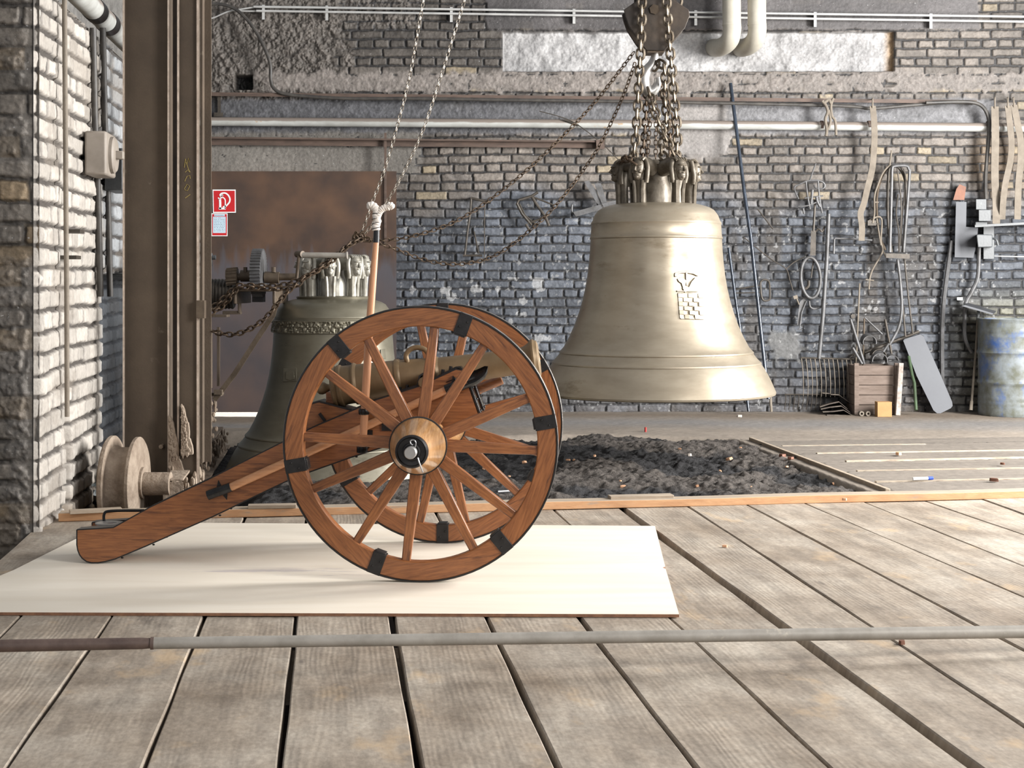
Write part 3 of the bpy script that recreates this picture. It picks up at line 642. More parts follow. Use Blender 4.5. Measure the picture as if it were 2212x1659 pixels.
def make_wheel():
    w = ring_mb(.4495, RW-.005, 0, .046).build('wheel', m_rim, cannon, angle=30)
    t = ring_mb(RW-.0055, RW, -.0015, .0475, ch=.001).build('tyre', m_tyre, w)
    ed = MB()
    for y in (-.0022,): ed.lathe([(RW-.0075, -y), (RW-.001, -y), (RW-.001, -y-.003)], 96, RY)
    ed.build('tyre_rim_line', m_black, w)
    sp = MB()
    a = Vector((.085, .004, 0)); c = Vector((.456, .022, 0))
    sp.bar(a, c, .048, .032, up=(0,1,0), w2=.033, t2=.028)
    s0 = sp.build('spoke', m_wood, w, bevel=.004)
    angs = [j+d for j in range(10, 370, 60) for d in (-13, 13)]
    for i, d in enumerate(angs):
        o = s0 if i == 0 else s0.copy()
        if i: COL.objects.link(o); o.parent = w
        o.rotation_euler = (0, -math.radians(d), 0)
    st = MB(); st.box((.487, .023, 0), (.083, .056, .052)); st.box((.445, .023, 0), (.012, .050, .040))
    st.sphere((.475, -.006, .012), .004, 8, 5); st.sphere((.50, -.006, -.012), .004, 8, 5)
    s1 = st.build('felloe_strap', m_black, w, bevel=.002)
    for i, d in enumerate(range(10, 370, 60)):
        o = s1 if i == 0 else s1.copy()
        if i: COL.objects.link(o); o.parent = w
        o.rotation_euler = (0, -math.radians(d), 0)
    h = MB(); h.lathe([(.0, -.17), (.060, -.17), (.078, -.13), (.098, -.05), (.106, -.035), (.107, .045), (.107, .062), (.105, .075), (.100, .105), (.092, .14), (.080, .18), (.070, .222), (.064, .240), (.0615, .248), (.04, .250), (0, .25)], 64, RY)
    h.build('nave', m_nave, w, angle=25)
    r = MB(); r.lathe([(.1065, .044), (.1105, .046), (.1105, .066), (.1065, .067)], 64, RY); r.lathe([(.1005, -.045), (.104, -.046), (.104, -.030), (.1, -.03)], 64, RY); r.build('nave_band', m_black, w)
    e = MB(); e.lathe([(.060, .246), (.0615, .252), (.0605, .262), (.054, .266), (.050, .259), (.034, .257), (.032, .264), (.027, .266), (.026, .256), (0, .256)], 48, RY); e.build('bushing', m_black, w)
    e = MB(); e.lathe([(.0225, .24), (.0228, .300), (.020, .304), (0, .304)], 32, RY); e.build('axle_end', m_hook, w)
    p = MB(); q = lambda px, py, d=.285: C(px, py, -.4307-d)-Vector((0, -.4307, RW))
    p.tube([q(902.5,989,.290), q(906,1000,.292), q(913.5,1020.5,.285)], .0028, 8); p.build('linchpin', m_steel, w)
    p = MB(); p.tube(smooth_path([q(897,966), q(898.5,957), q(895,951), q(889,950.5), q(886,954), q(888,959), q(892,961)], 5), .0022, 8)
    p.build('linchpin_eye', m_steel, w)
    w.location = (0, -.4307, RW); return w
w1 = make_wheel()
w2 = w1.copy(); COL.objects.link(w2); w2.parent = cannon; w2.location = (0, .4307, RW); w2.rotation_euler = (0, -math.radians(20), 0)
for ch in list(w1.children):
    if ch.name.startswith('linchpin'): continue
    c = ch.copy(); COL.objects.link(c); c.parent = w2
# ---- carriage
cheek_px = [(166,1146),(245,1141),(325,1096.5),(450,1037),(607,958),(680,922.6),(778,881),(800,869),(905,836),(985,799),(998,801),(1009,827),(1033,896),(967,922.6),(845,962),(757,990),(661,1024),(615,1043),(461,1117),(317,1180.5),(249,1209),(228,1214.5),(212,1217),(198,1217),(187,1214.5),(178,1208),(172,1200),(168,1190),(166,1178)]
cheek = [C(x, y, -.12) for x, y in cheek_px]
zmin = min(p.z for p in cheek)
for p in cheek: p.z -= zmin-.004
def cheek_part(name, y0, y1, pts=cheek, m=m_wood):
    b = MB(); b.prism(pts, lambda p: Vector((p.x, y0, p.z)), lambda p: Vector((p.x, y1, p.z))); return b.build(name, m, cannon, bevel=.002)
def edge_band(parent, yc, w):
    b = MB(); pts = cheek[:]; c = Vector((sum(p.x for p in pts)/len(pts), 0, sum(p.z for p in pts)/len(pts)))
    P = [Vector((p.x, yc, p.z)) for p in pts]
    seq = P[:12]; b.strap(seq, w, .005, (0,1,0)); b.strap(P[12:]+[P[0]], w, .005, (0,1,0))
    for k in (13, 15, 17, 18, 19, 20, 3, 5): b.sphere(P[k]+Vector((.02,0,0)), (.006,.006,.004), 8, 4)
    b.build('edge_band', m_black, parent)
trail = cheek_part('trail_cheek', -.12, -.065); edge_band(trail, -.0925, .057)
trail2 = cheek_part('trail_cheek', .065, .12); edge_band(trail2, .0925, .057)
tr = [cheek[i] for i in (0,1,2,3,4,5)]+[cheek[i] for i in range(16, len(cheek))]
fill = [Vector((p.x, 0, p.z-(.010 if i < 6 else -.008))) for i, p in enumerate(tr)]
cheek_part('trail_transom', -.066, .066, fill)
b = MB(); pr = [C(x, y, -.05) for x, y in ((648,880),(690,868),(786,893),(800,905),(700,950),(640,975))]
b.prism(pr, lambda p: Vector((p.x, -.058, p.z)), lambda p: Vector((p.x, .058, p.z))); bed = b.build('elevating_bed', m_wood, cannon, bevel=.002)
b = MB(); b.strap([Vector((p.x, 0, p.z+.002)) for p in pr[:4]], .12, .006, (0,1,0)); b.build('bed_plate', m_black, bed)
b = MB(); q = [C(690,893,-.062), C(704,912,-.062)]; b.bar(q[0], q[1], .012, .006, (0,1,0)); b.build('bed_clasp', m_black, bed)
b = MB(); qa, qb = C(706, 830, -.03), C(716, 868, -.03); b.box(((qa.x+.02), 0, qb.z-.005), (.05, .06, .09)); b.build('quoin', m_wood, cannon, bevel=.006)
# breech support and front transom
b = MB(); f0, f1 = C(1004, 850, 0), C(1020, 890, 0); b.box((f0.x-.04, 0, f1.z+.02), (.06, .129, .09)); b.build('front_transom', m_wood, cannon, bevel=.003)
b = MB(); b.box((C(900,900,0).x, 0, C(900,905,0).z), (.07,.129,.10)); b.build('middle_transom', m_wood, cannon, bevel=.003)
b = MB(); b.box((0, 0, RW-.005), (.115, .70, .11)); ax = b.build('axle_tree', m_wood, cannon, bevel=.006)
b = MB(); b.tube([(0, -.62, RW), (0, .60, RW)], .020, 16); b.box((0, 0, RW-.065), (.05, .66, .012)); b.build('axle_iron', m_black, ax)
# barrel
PA, PB = C(731, 834, 0), C(1163, 775, 0); PB.y = 0; dB = (PB-PA).normalized(); sc = (PB-PA).length/436.0
MBt = Matrix.Translation(PA) @ dB.to_track_quat('Z', 'Y').to_matrix().to_4x4()
prof = [(0,-49),(7,-48),(12,-43),(13.5,-36),(12,-29),(8,-24),(7,-20),(9,-16),(20,-14),(34,-13),(42,-11),(45,-8),(45.5,-4),(43,-2),(42.5,0),(44.5,2),(45.5,5),(45,9),(42.5,12),(42,16),(41.5,30),(42,34),(45,36),(45.5,39),(44,42),(41.5,45),(41,60),(38.5,126),(41,129),(41.5,133),(40.5,137),(38,140),(35.5,175),(33.5,210),(35.5,213),(36,217),(34,220),(32,223),(29.5,300),(27.8,380),(28.5,398),(31,408),(36,417),(42,422),(43.5,425),(43.5,428),(41,431),(39,436),(33,438),(16,438.5),(14,437),(14,330),(0,330)]
b = MB(); b.lathe([(r*sc, h*sc) for r, h in prof], 56, MBt); barrel = b.build('barrel', m_barrel, cannon, angle=30)
b = MB(); tq = C(915, 827, -.125); b.tube([(tq.x, -.128, tq.z), (tq.x, -.124, tq.z), (tq.x, .128, tq.z)], [.019, .023, .023], 24); b.build('trunnion', m_barrel, barrel)
for ly in (-.030, .030):
    b = MB(); b.tube(smooth_path([C(x, y, ly) for x, y in ((881,784),(877,768),(886,755),(902,750.5),(919,756),(927,770),(927,784))], 5), [.008]*2+[.0105]*27+[.009]*2, 12); b.build('dolphin_handle', m_barrel, barrel)
# iron fittings on the near cheek
b = MB(); b.strap([C(x, y, -.0925)+Vector((0,0,.012)) for x, y in ((842,858),(903,838),(908,818),(915,813),(923,815),(930,828),(985,800),(995,799),(1001,806))], .05, .007, (0,1,0))
for x, y in ((862,850),(878,845),(955,812),(972,805)): b.tube([C(x, y, -.0925), C(x, y, -.0925)+Vector((.004,0,.026))], .007, 8)
b.build('cap_square', m_blackshine, cannon)
for yy in (-.0925, .0925):
    b = MB(); a_, c_ = C(1010.5, 830, -.12), C(1034, 896, -.12); b.bar((a_.x+.006, yy, a_.z), (c_.x+.006, yy, c_.z), .060, .010, up=(1,0,.3))
    for t in (.12, .5, .88):
        p = a_.lerp(c_, t); b.sphere((p.x+.012, yy, p.z), .006, 8, 5)
    b.build('breast_strap', m_blackshine, cannon, bevel=.002)
b = MB(); b.tube([C(449,1070,-.142), C(499,1052,-.142)], .0195, 20)
b.prism([C(466,1062,-.122), C(471.5,1037,-.122), C(482,1056,-.122)], lambda p: p, lambda p: p+Vector((0,.004,0))); b.prism([C(478,1066,-.122), C(490,1080,-.122), C(492,1060,-.122)], lambda p: p, lambda p: p+Vector((0,.004,0)))
b.build('staff_socket', m_blackshine, cannon)
b = MB(); b.prism([C(973,838,-.122), C(979,811,-.122), C(990,823,-.122), C(984,834,-.122)], lambda p: p, lambda p: p+Vector((0,-.012,0))); b.sphere(C(983,819,-.138), .006, 8, 5); b.build('ladle_bracket', m_blackshine, cannon)
for (x, y) in ((786.5,889),(782.5,972)):
    b = MB(); c0 = C(x, y, -.20); b.tube([c0-Vector((0,0,.012)), c0-Vector((0,0,.008)), c0+Vector((0,0,.008)), c0+Vector((0,0,.012))], [.020,.0225,.0225,.020], 20)
    if y > 900: b.tube([c0-Vector((0,0,.010)), c0+Vector((0,0,.014))], .0225, 20)
    b.bar(c0, Vector((c0.x+.01, -.12, c0.z+.004)), .014, .010); b.build('staff_loop', m_blackshine, cannon)
for q_, d_ in ((C(838,921,-.123), (.05,.008,.035)), (C(799,937,-.123), (.022,.008,.03))):
    b = MB(); b.box(q_, d_); b.build('bolt_plate', m_black, cannon)
# trail plate with towing eye
b = MB(); pc = C(238,1131,0); zt = fill[1].z+.004
vs = []; N_ = 28
for rr, dz in ((1, 0), (.45, 0), (.45, -.006), (1, -.006)):
    for k in range(N_): a = 2*PI*k/N_; vs.append((pc.x+.062*rr*math.cos(a), .05*rr*math.sin(a), zt+.006+dz))
fs = [(i*N_+k, i*N_+(k+1)%N_, ((i+1)%4)*N_+(k+1)%N_, ((i+1)%4)*N_+k) for i in range(4) for k in range(N_)]
b.add(vs, fs, False); b.build('towing_eye', m_hook, cannon)
b = MB(); b.tube(smooth_path([(pc.x-.05,.075,zt-.01),(pc.x-.05,.075,zt+.03),(pc.x-.02,.075,zt+.043),(pc.x+.12,.075,zt+.046)], 5), .006, 8); b.build('trail_handle', m_black, cannon)
# ---- implements carried on the carriage (things of their own)
lad = empty('ladle', CWd(735, 945, -.142), 'long powder ladle with black half-round scoop strapped along the carriage side', 'ladle')
o = MB(); A = CWd(497,1053,-.142); B_ = CWd(978,836,-.142); o.tube([A, A.lerp(B_,.5), B_], [.0165,.017,.0165], 16)
s = o.build('shaft', m_shaft, None); s.parent = lad; s.location = -lad.location
o = MB(); A = CWd(968,841,-.142); Bq = CWd(1062,803,-.142); d = (Bq-A).normalized(); up = Vector((0,-.55,.83)); up = (up-d*up.dot(d)).normalized(); sd = d.cross(up)
vs = []; fs = []; NS = 14; NA = 12
for layer in (0, 1):
    for i in range(NS+1):
        t = i/NS; r = (.036-.002*layer)*(1 if t < .65 else math.sqrt(max(.0, 1-((t-.65)/.35)**2))*.9+.1*(1-t))
        for k in range(NA+1):
            a = PI+PI*k/NA; lift = (.020 if t > .65 else 0)*((t-.65)/.35)**2
            vs.append(A+d*(t*.185)+sd*math.cos(a)*r+up*(math.sin(a)*r+lift+.012))
M_ = (NS+1)*(NA+1)
for layer in (0, 1):
    for i in range(NS):
        for k in range(NA):
            q = (i*(NA+1)+k, i*(NA+1)+k+1, (i+1)*(NA+1)+k+1, (i+1)*(NA+1)+k); fs.append(tuple(x+layer*M_ for x in (q if layer == 0 else q[::-1])))
o.add(vs, fs, True); o.tube([A-d*.01, A+d*.035], .0215, 16)
s = o.build('scoop', m_blackshine, None, angle=60); s.parent = lad; s.location = -lad.location
ram = empty('rammer', CWd(1050, 832, .150), 'brown wooden rammer whose round head juts out under the muzzle', 'rammer')
o = MB(); A = CWd(1030,842,.150); Bq = CWd(1084,819.5,.150); o.tube([A, A.lerp(Bq,.03), A.lerp(Bq,.97), Bq], [.018,.021,.021,.019], 24); s = o.build('head', m_wood, None); s.parent = ram; s.location = -ram.location
o = MB(); o.tube([CWd(520,1062,.150), CWd(1035,840,.150)], .015, 14); s = o.build('shaft', m_shaft, None); s.parent = ram; s.location = -ram.location
wm = empty('worm_staff', CWd(783, 985, -.20), 'upright wooden staff tipped with a white wrapped double worm beside the barrel', 'staff')
P = lambda x, y, l=-.20: CWd(x, y, l)-wm.location
o = MB(); o.tube([P(812.5,521), P(806,600), P(797,720), P(790,850), P(783,972)], [.0120,.0142,.0155,.0162,.0150], 18); s = o.build('shaft', m_shaftz, wm)
o = MB(); o.tube([P(813.5,496), P(812.5,524)], [.0118,.0128], 18); o.build('ferrule', m_blackshine, wm)
o = MB(); o.tube(smooth_path([P(813,498),P(812,488),P(815,478),P(813,468),P(814,458),P(811,450),P(804,444),P(798,446),P(797,452)], 6), [.014+.0035*abs(math.sin(i*.9)) for i in range(43)]+[.011,.010,.009,.008,.007,.005], 12)
o.tube(smooth_path([P(815,470,-.203),P(819,460,-.203),P(824,453,-.203),P(832,448,-.203),P(838,448,-.203),P(842,443,-.203),P(846,446,-.203),P(844,453,-.203)], 6), [.011+.0035*abs(math.sin(i*1.1+.5)) for i in range(38)]+[.010,.008,.006,.004,.003], 12)
wrap = o.build('wrapping', m_cloth, wm)
o = MB()
for x, y in ((812,493),(813,483),(812,472),(814,463)):
    c0 = P(x, y); n_ = 14; o.tube([c0+Vector((.0165*math.cos(2*PI*k/n_), .0165*math.sin(2*PI*k/n_), .004*math.sin(2*PI*k/n_+x))) for k in range(n_)], .0015, 5, True)
o.build('twine', m_black, wrap)
# ================================================================ BELLS, CHAINS, HOOK
BX, BY, BS = (1417-HX)*9.8/F, 9.8, F/9.8
def bz(py): return H0-(py-HY)*9.8/F
bp = [(82,441),(95,443),(115,449),(125,455),(133,466),(137.5,478),(140,481.5),(140.6,484),(139.6,487),(140.3,500),(141.2,511),(142.8,513.5),(142.8,516),(141.3,518),(142.5,540),(144.5,565),(148,595),(152.5,622),(158.5,648),(166,674),(176,702),(187,727),(199,749),(205,756),(208,758.5),(209,761),(208,763),(214,771),(221,778.5),(224.5,781),(225.5,783.5),(225,785.5),(231,794),(239,808),(247,824),(253,838),(256,845),(255,849),(248,851),(236,848),(222,835),(208,810),(190,770),(172,735),(155,690),(146,640),(138,570),(134,500),(120,470),(60,458),(0,457)]
bprof = [(r/BS, bz(y)) for r, y in bp]
top_r = bprof[0]
def bell_r(z):
    for (r0, z0), (r1, z1) in zip(bprof, bprof[1:37]):
        if z1 <= z <= z0: t = (z-z0)/(z1-z0+1e-9); return r0+(r1-r0)*t
    return bprof[0][0]
def bell_pt(px, py, off=0):
    """point on the first bell's skin seen at a pixel"""
    k = (px-HX)/F; q = (py-HY)/F; Y = BY-.5
    for _ in range(30):
        z = H0-q*Y; r = bell_r(z)+off; x = k*Y-BX; Y = BY-math.sqrt(max(.0001, r*r-x*x))
    z = H0-q*Y; return Vector((k*Y, Y, z))
bell = empty('bell', (BX, BY, bz(850)), 'large pale bronze bell hanging by heavy chains above the casting pit', 'bell')
b = MB(); b.lathe([(0, bprof[0][1]+.002)]+[(r, z) for r, z in bprof], 128); body = b.build('body', m_bell, None, angle=28); body.parent = bell; body.location = (0, 0, -bell.location.z)
def relief(name, polys, parent, off, T, m):
    b = MB()
    for poly in polys:
        # subdivide the outline so that it follows the curve
        pts = []
        for i in range(len(poly)):
            a = poly[i]; c = poly[(i+1) % len(poly)]; n = max(1, int(math.hypot(a[0]-c[0], a[1]-c[1])/8))
            for j in range(n): pts.append((a[0]+(c[0]-a[0])*j/n, a[1]+(c[1]-a[1])*j/n))
        b.prism(pts, lambda p: T(p[0], p[1], off), lambda p: T(p[0], p[1], -.01))
    return b.build(name, m, parent, bevel=.002)
T1 = lambda x, y, o: bell_pt(x, y, o)-bell.location
sh = []
gx = lambda u, v: (1464+v*4.5/6+u*11.0, 633+v*9.2+u*.3)
for v in range(6):
    for u in range(5):
        if (u+v) % 2 == 0:
            a = gx(u, v); c = gx(u+1, v); d = gx(u+1, v+1); e = gx(u, v+1); sh.append([a, c, d, e])
relief('shield_checker', sh, bell, .010, T1, m_bell)
relief('shield', [[gx(-.02,-.05), gx(5.02,-.05), gx(5.02,5.8), gx(4.8,6.1), gx(.2,6.1), gx(-.02,5.8)]], bell, .007, T1, m_bell)
fan = [[(1457,594),(1458,589),(1472,585.5),(1490,585),(1503,588),(1512,594),(1508,597),(1498,592),(1486,590),(1472,590),(1464,592),(1463,597),(1458,598)],
       [(1481,588),(1485,588),(1486,616),(1482,617)], [(1463,602),(1474,598),(1482,606),(1480,618),(1476,624),(1472,612),(1466,608)], [(1502,599),(1507,603),(1496,616),(1489,627),(1480,632),(1474,622),(1480,616),(1488,620),(1494,608)], [(1462,627),(1510,628),(1510,630.5),(1462,630)]]
relief('crest', fan, bell, .012, T1, m_bell)
# crown with caryatid heads
def head_mb():
    """bearded figure bust: local +x = face direction, z up, origin at foot of the leg"""
    b = MB()
    # cranium, jaw, nose, brow, lips, hair volutes
    def blob(c, r, n=14, m=10): b.sphere(c, r, n, m)
    return b
def crown(parent, m, zb, ht, rad, angs, tilt=0, rough=1.0):
    cb = MB(); cb.lathe([(rad*.42, zb-.01), (rad*.42, zb+ht*.35), (rad*.33, zb+ht*.55), (rad*.30, zb+ht*.8), (rad*.42, zb+ht*.9), (rad*.40, zb+ht*1.0), (0, zb+ht*1.02)], 28); cb.build('crown_post', m, parent)
    proto = None
    for i, a in enumerate(angs):
        if proto is None:
            b = MB()
            xo = rad
            # leg: draped pilaster, square-ish
            n = 10
            for k in range(3): pass
            leg = [(xo*.90, 0, zb-.01), (xo*.90, 0, zb+ht*.30), (xo*.93, 0, zb+ht*.52), (xo*.93, 0, zb+ht*.72)]
            b.tube(leg, [rad*.155, rad*.14, rad*.17, rad*.2], 8)
            for sgn in (-1, 1):
                b.tube([(xo*1.02, sgn*rad*.10, zb), (xo*1.03, sgn*rad*.11, zb+ht*.3), (xo*1.05, sgn*rad*.13, zb+ht*.5)], rad*.055, 6)   # folds
                b.tube(smooth_path([(xo*.98, sgn*rad*.20, zb+ht*.45), (xo*1.0, sgn*rad*.24, zb+ht*.62), (xo*.97, sgn*rad*.235, zb+ht*.80), (xo*.94, sgn*rad*.16, zb+ht*.95)], 4), rad*.065, 8)  # hair
            # arm to the centre
            b.tube(smooth_path([(xo*.30, 0, zb+ht*.80), (xo*.6, 0, zb+ht*.86), (xo*.9, 0, zb+ht*.86)], 4), [rad*.22]*5+[rad*.20]*4, 14)
            # head
            hx, hz = xo*1.02, zb+ht*.74
            b.sphere((hx, 0, hz+ht*.03), (rad*.19, rad*.17, ht*.23), 16, 12)
            b.sphere((hx+rad*.06, 0, hz-ht*.12), (rad*.13, rad*.12, ht*.13), 14, 10)    # jaw
            b.sphere((hx+rad*.12, 0, hz+ht*.10), (rad*.10, rad*.15, ht*.035), 12, 8)    # brow
            b.tube([(hx+rad*.17, 0, hz+ht*.08), (hx+rad*.235, 0, hz-ht*.02), (hx+rad*.16, 0, hz-ht*.035)], [rad*.022, rad*.045, rad*.03], 8)   # nose
            b.sphere((hx+rad*.165, 0, hz-ht*.085), (rad*.04, rad*.06, ht*.022), 10, 6)  # lips
            b.sphere((hx+rad*.14, 0, hz-ht*.17), (rad*.06, rad*.07, ht*.045), 10, 6)    # chin
            for sgn in (-1, 1):
                b.sphere((hx+rad*.155, sgn*rad*.07, hz+ht*.045), (rad*.02, rad*.035, ht*.018), 8, 6)  # eyes
                b.sphere((hx+rad*.11, sgn*rad*.09, hz-ht*.05), (rad*.06, rad*.05, ht*.05), 8, 6)      # cheeks
                b.sphere((hx+rad*.02, sgn*rad*.17, hz), (rad*.03, rad*.02, ht*.04), 8, 6)             # ears
            for k in range(5): b.tube(smooth_path([(hx+rad*.08, (k-2)*rad*.075, hz+ht*.20), (hx, (k-2)*rad*.085, hz+ht*.255), (hx-rad*.15, (k-2)*rad*.08, hz+ht*.23)], 3), rad*.035, 6)  # hair crown
            proto = b.build('crown_figure', m, parent, angle=50); o = proto
        else:
            o = proto.copy(); COL.objects.link(o); o.parent = parent
        o.rotation_euler = (0, 0, math.radians(a))
zb = bprof[0][1]
cr1 = empty('tmp', (0,0,0)); bpy.data.objects.remove(cr1)
crown(bell, m_crown, zb-bell.location.z, bz(347)-zb, .245, (-3, -58, -122, -176, 118, 62))
# second bell, standing in the pit
Y2 = 9.36; K2 = .862
B2 = Vector(((720-HX)*Y2/F, Y2, -.035))
zl = bprof[38][1]
bell2 = empty('bell', B2, 'darker bronze bell with ornamental band standing on the floor behind the cannon', 'bell')
zc = H0-(645-HY)*Y2/F-B2.z
S2 = zc/(bprof[0][1]-zl)
p2 = []
for i, (r, z) in enumerate(bprof):
    rr = r*K2; p2.append((rr, (z-zl)*S2))
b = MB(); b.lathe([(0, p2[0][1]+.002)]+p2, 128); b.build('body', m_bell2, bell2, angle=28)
def r2(z):
    for (r0, z0), (r1, z1) in zip(p2, p2[1:37]):
        if z1 <= z <= z0: return r0+(r1-r0)*(z-z0)/(z1-z0+1e-9)
    return p2[0][0]
z2 = lambda py: H0-(py-HY)*(Y2-.38)/F-B2.z
za, zb_ = z2(693), z2(722); nA, nZ = 900, 26; rs = np.random.RandomState(9)
A_, Z_ = np.meshgrid(np.linspace(0, 2*PI, nA), np.linspace(zb_, za, nZ))
orn = np.clip(np.abs(fbm(A_*17, Z_*44, 201, 3)-.5)*5, 0, 1); e_ = np.minimum(Z_-zb_, za-Z_); rim = (e_ < .008)
rr = np.vectorize(r2)(Z_[:, 0])[:, None]+.003+.013*np.maximum(orn, rim)*np.clip((e_+.0005)/.003, 0, 1)
P = np.stack([rr*np.cos(A_), rr*np.sin(A_), Z_], -1)
grid_mesh('ornament_band', P, np.ones(P.shape)*.5, m_crown2 if False else m_bell2, bell2)
b = MB()
def bell2_pt(px, py, off):
    k = (px-HX)/F; q = (py-HY)/F; Y = B2.y-.4
    for _ in range(30):
        z = H0-q*Y-B2.z; r = r2(z)+off; x = k*Y-B2.x; Y = B2.y-math.sqrt(max(.0001, r*r-x*x))
    return Vector((k*Y, Y, H0-q*Y))-B2
relief('relief_plate', [[(612,796),(641,794),(641,824),(611,825)]], bell2, .005, bell2_pt, m_bell2); relief('relief_figure', [[(618,802),(626,799),(635,803),(636,819),(627,822),(617,819)]], bell2, .010, bell2_pt, m_bell2); relief('small_relief', [[(822,755),(832,754),(834,775),(824,776)]], bell2, .006, bell2_pt, m_bell2)
b = MB(); b.lathe([(.22*K2*1.2, zc-.002), (.225*K2*1.2, zc+.012), (.20*K2*1.2, zc+.018), (0, zc+.018)], 48); b.build('crown_plate', m_bell2, bell2)
crown(bell2, m_crown2, zc+.01, .262, .20, (-8, -42, -88, -132, 172, 120, 65))
# ---- chains
def resample(pts, step):
    P = [Vector(p) for p in pts]; out = [P[0]]; acc = 0
    for a, c in zip(P, P[1:]):
        L = (c-a).length; d = step-acc
        while d <= L: out.append(a.lerp(c, d/L)); d += step
        acc = L-(d-step)
    return out
def chain_mb(b, pts, pitch, r, wid=None, n=6, seg=12, phase=0.0):
    """links alternate by a quarter turn; pitch = inner length of a link"""
    wid = wid or pitch*.62
    P = resample(pts, pitch); up0 = Vector((.25, -1, .2))
    for i in range(len(P)-1):
        a, c = P[i], P[i+1]; d = (c-a).normalized(); u = (up0-d*up0.dot(d)).normalized(); v = d.cross(u)
        ang = phase+(PI/2 if i % 2 else 0); sd = u*math.cos(ang)+v*math.sin(ang); m = (a+c)/2; hl = pitch/2+r*.9; hw = wid/2
        st = []
        for k in range(seg):
            t = 2*PI*k/seg; cx, cy = math.cos(t), math.sin(t)
            ln = (hl-hw)*(1 if cx >= 0 else -1)*(1 if abs(cx) > 1e-6 else 0)
            st.append(m+d*(ln+hw*cx)+sd*(hw*cy))
        b.tube(st, r, n, True)
    return b
def chain(name, label, paths, pitch, r, m, Y=None, wid=None, group=None, k=5, phase=.5, cat='chain'):
    b = MB()
    for pts in paths:
        P = [W(*p) if len(p) == 3 else W(p[0], p[1], Y) for p in pts]
        chain_mb(b, smooth_path(P, k), pitch, r, wid, phase=phase)
    o = b.build(name, m)
    return tag(o, label, cat, group)
YH = 9.8
chain('lifting_chain', 'heavy link chain hanging left of the hook down to the bell crown', [[(1387,-60),(1386,60),(1380,180),(1374,290),(1366,368)]], .056, .0098, m_chain, YH-.16, .050, 'heavy chains of the big bell')
chain('lifting_chain', 'heavy link chain hanging right of the hook down to the bell crown', [[(1436,-60),(1446,90),(1456,200),(1464,300),(1459,352)]], .056, .0098, m_chain, YH-.16, .050, 'heavy chains of the big bell')
chain('lifting_chain', 'heavy link chain crossing diagonally from hook tip to right crown figure', [[(1400,192,9.72),(1413,235,9.66),(1430,280,9.64),(1448,318,9.62),(1466,352,9.62)]], .054, .0094, m_chain, None, .049, 'heavy chains of the big bell')
chain('lifting_chain', 'heavy link chain looped through the hook mouth and falling behind the diagonal one', [[(1413,150,9.78),(1422,134,9.76),(1434,142,9.74),(1437,170,9.74),(1436,215,9.74),(1440,250,9.72),(1434,300,9.72),(1428,330,9.70),(1452,356,9.66)]], .054, .0094, m_chain, None, .049, 'heavy chains of the big bell')
chain('lifting_chain', 'dark chain falling behind the left heavy chain to the rear of the crown', [[(1398,180,9.95),(1396,240,10.0),(1392,300,10.03),(1388,352,10.03)]], .048, .0075, m_chaindark, None, .043, 'heavy chains of the big bell')
chain('lifting_chain', 'dark chain at the back of the bundle right of the middle', [[(1424,170,9.96),(1444,240,10.0),(1448,300,10.03),(1446,352,10.03)]], .048, .0075, m_chaindark, None, .043, 'heavy chains of the big bell')
chain('hand_chain', 'thin hand chain hanging straight down at the middle of the bell crown', [[(1415,196,9.85),(1417,260,9.85),(1416,350,9.85)]], .030, .0036, m_chaindark, None, .024)
chain('hand_chain', 'thin slack hand chain beside the middle one above the crown', [[(1410,196,9.88),(1404,260,9.88),(1398,350,9.88)]], .030, .0036, m_chaindark, None, .024)
chain('lifting_chain', 'heavy chain end hanging at the top right behind the hook block', [[(1466,-60,9.98),(1467,-20,9.98),(1464,12,9.98)]], .056, .0098, m_chain, None, .050, 'heavy chains of the big bell')
chain('sling_chain', 'short dark chain slung round the left arm of the bell crown', [[(1343,352,9.72),(1352,342,9.60),(1366,350,9.52),(1380,358,9.55)], [(1344,352,9.9),(1356,338,10.0),(1376,342,10.1)]], .048, .007, m_chaindark, None, .04)
# hook block
hb = empty('hook_block', W(1412, 60, 9.8), 'black steel crane hook block above the hanging bell', 'hook block')
L0 = hb.location
b = MB(); pl = [(1345.5,27),(1372,8),(1372,-70),(1452,-70),(1452,6),(1484,27),(1486,40),(1476,66),(1452,93),(1432,114),(1394,114),(1376,93),(1356,62),(1349,42)]
for y0, y1 in ((9.70,9.725),(9.875,9.90)): b.prism(pl, lambda p: W(p[0],p[1],9.8)*1.0-L0+Vector((0,y0-9.8,0)), lambda p: W(p[0],p[1],9.8)-L0+Vector((0,y1-9.8,0)))
b.build('side_plates', m_block, hb, bevel=.003)
b = MB(); b.lathe([(0,-.07),(.15,-.07),(.15,-.05),(.135,-.03),(.135,.03),(.15,.05),(.15,.07),(0,.07)], 40, Matrix.Translation(W(1414,25,9.8)-L0) @ RY); b.build('sheave', m_block, hb)
b = MB(); b.tube([W(1414,20,9.69)-L0, W(1414,20,9.91)-L0], .022, 12); b.tube([W(1414,20,9.68)-L0, W(1414,20,9.70)-L0], .034, 6); b.box(W(1414,104,9.8)-L0, (.11,.15,.08)); b.build('pivot', m_oldsteel, hb)
b = MB(); hk = smooth_path([W(x, y, 9.8)-L0 for x, y in ((1415,100),(1414,124),(1408,140),(1397,154),(1391,170),(1394,188),(1404,198),(1415,192),(1421,178),(1420,168))], 6)
rr = [.020+.021*math.sin(PI*min(1, i/(len(hk)-1)*1.02))**1.2 for i in range(len(hk))]; b.tube(hk, rr, 14); b.build('hook', m_hook, hb)
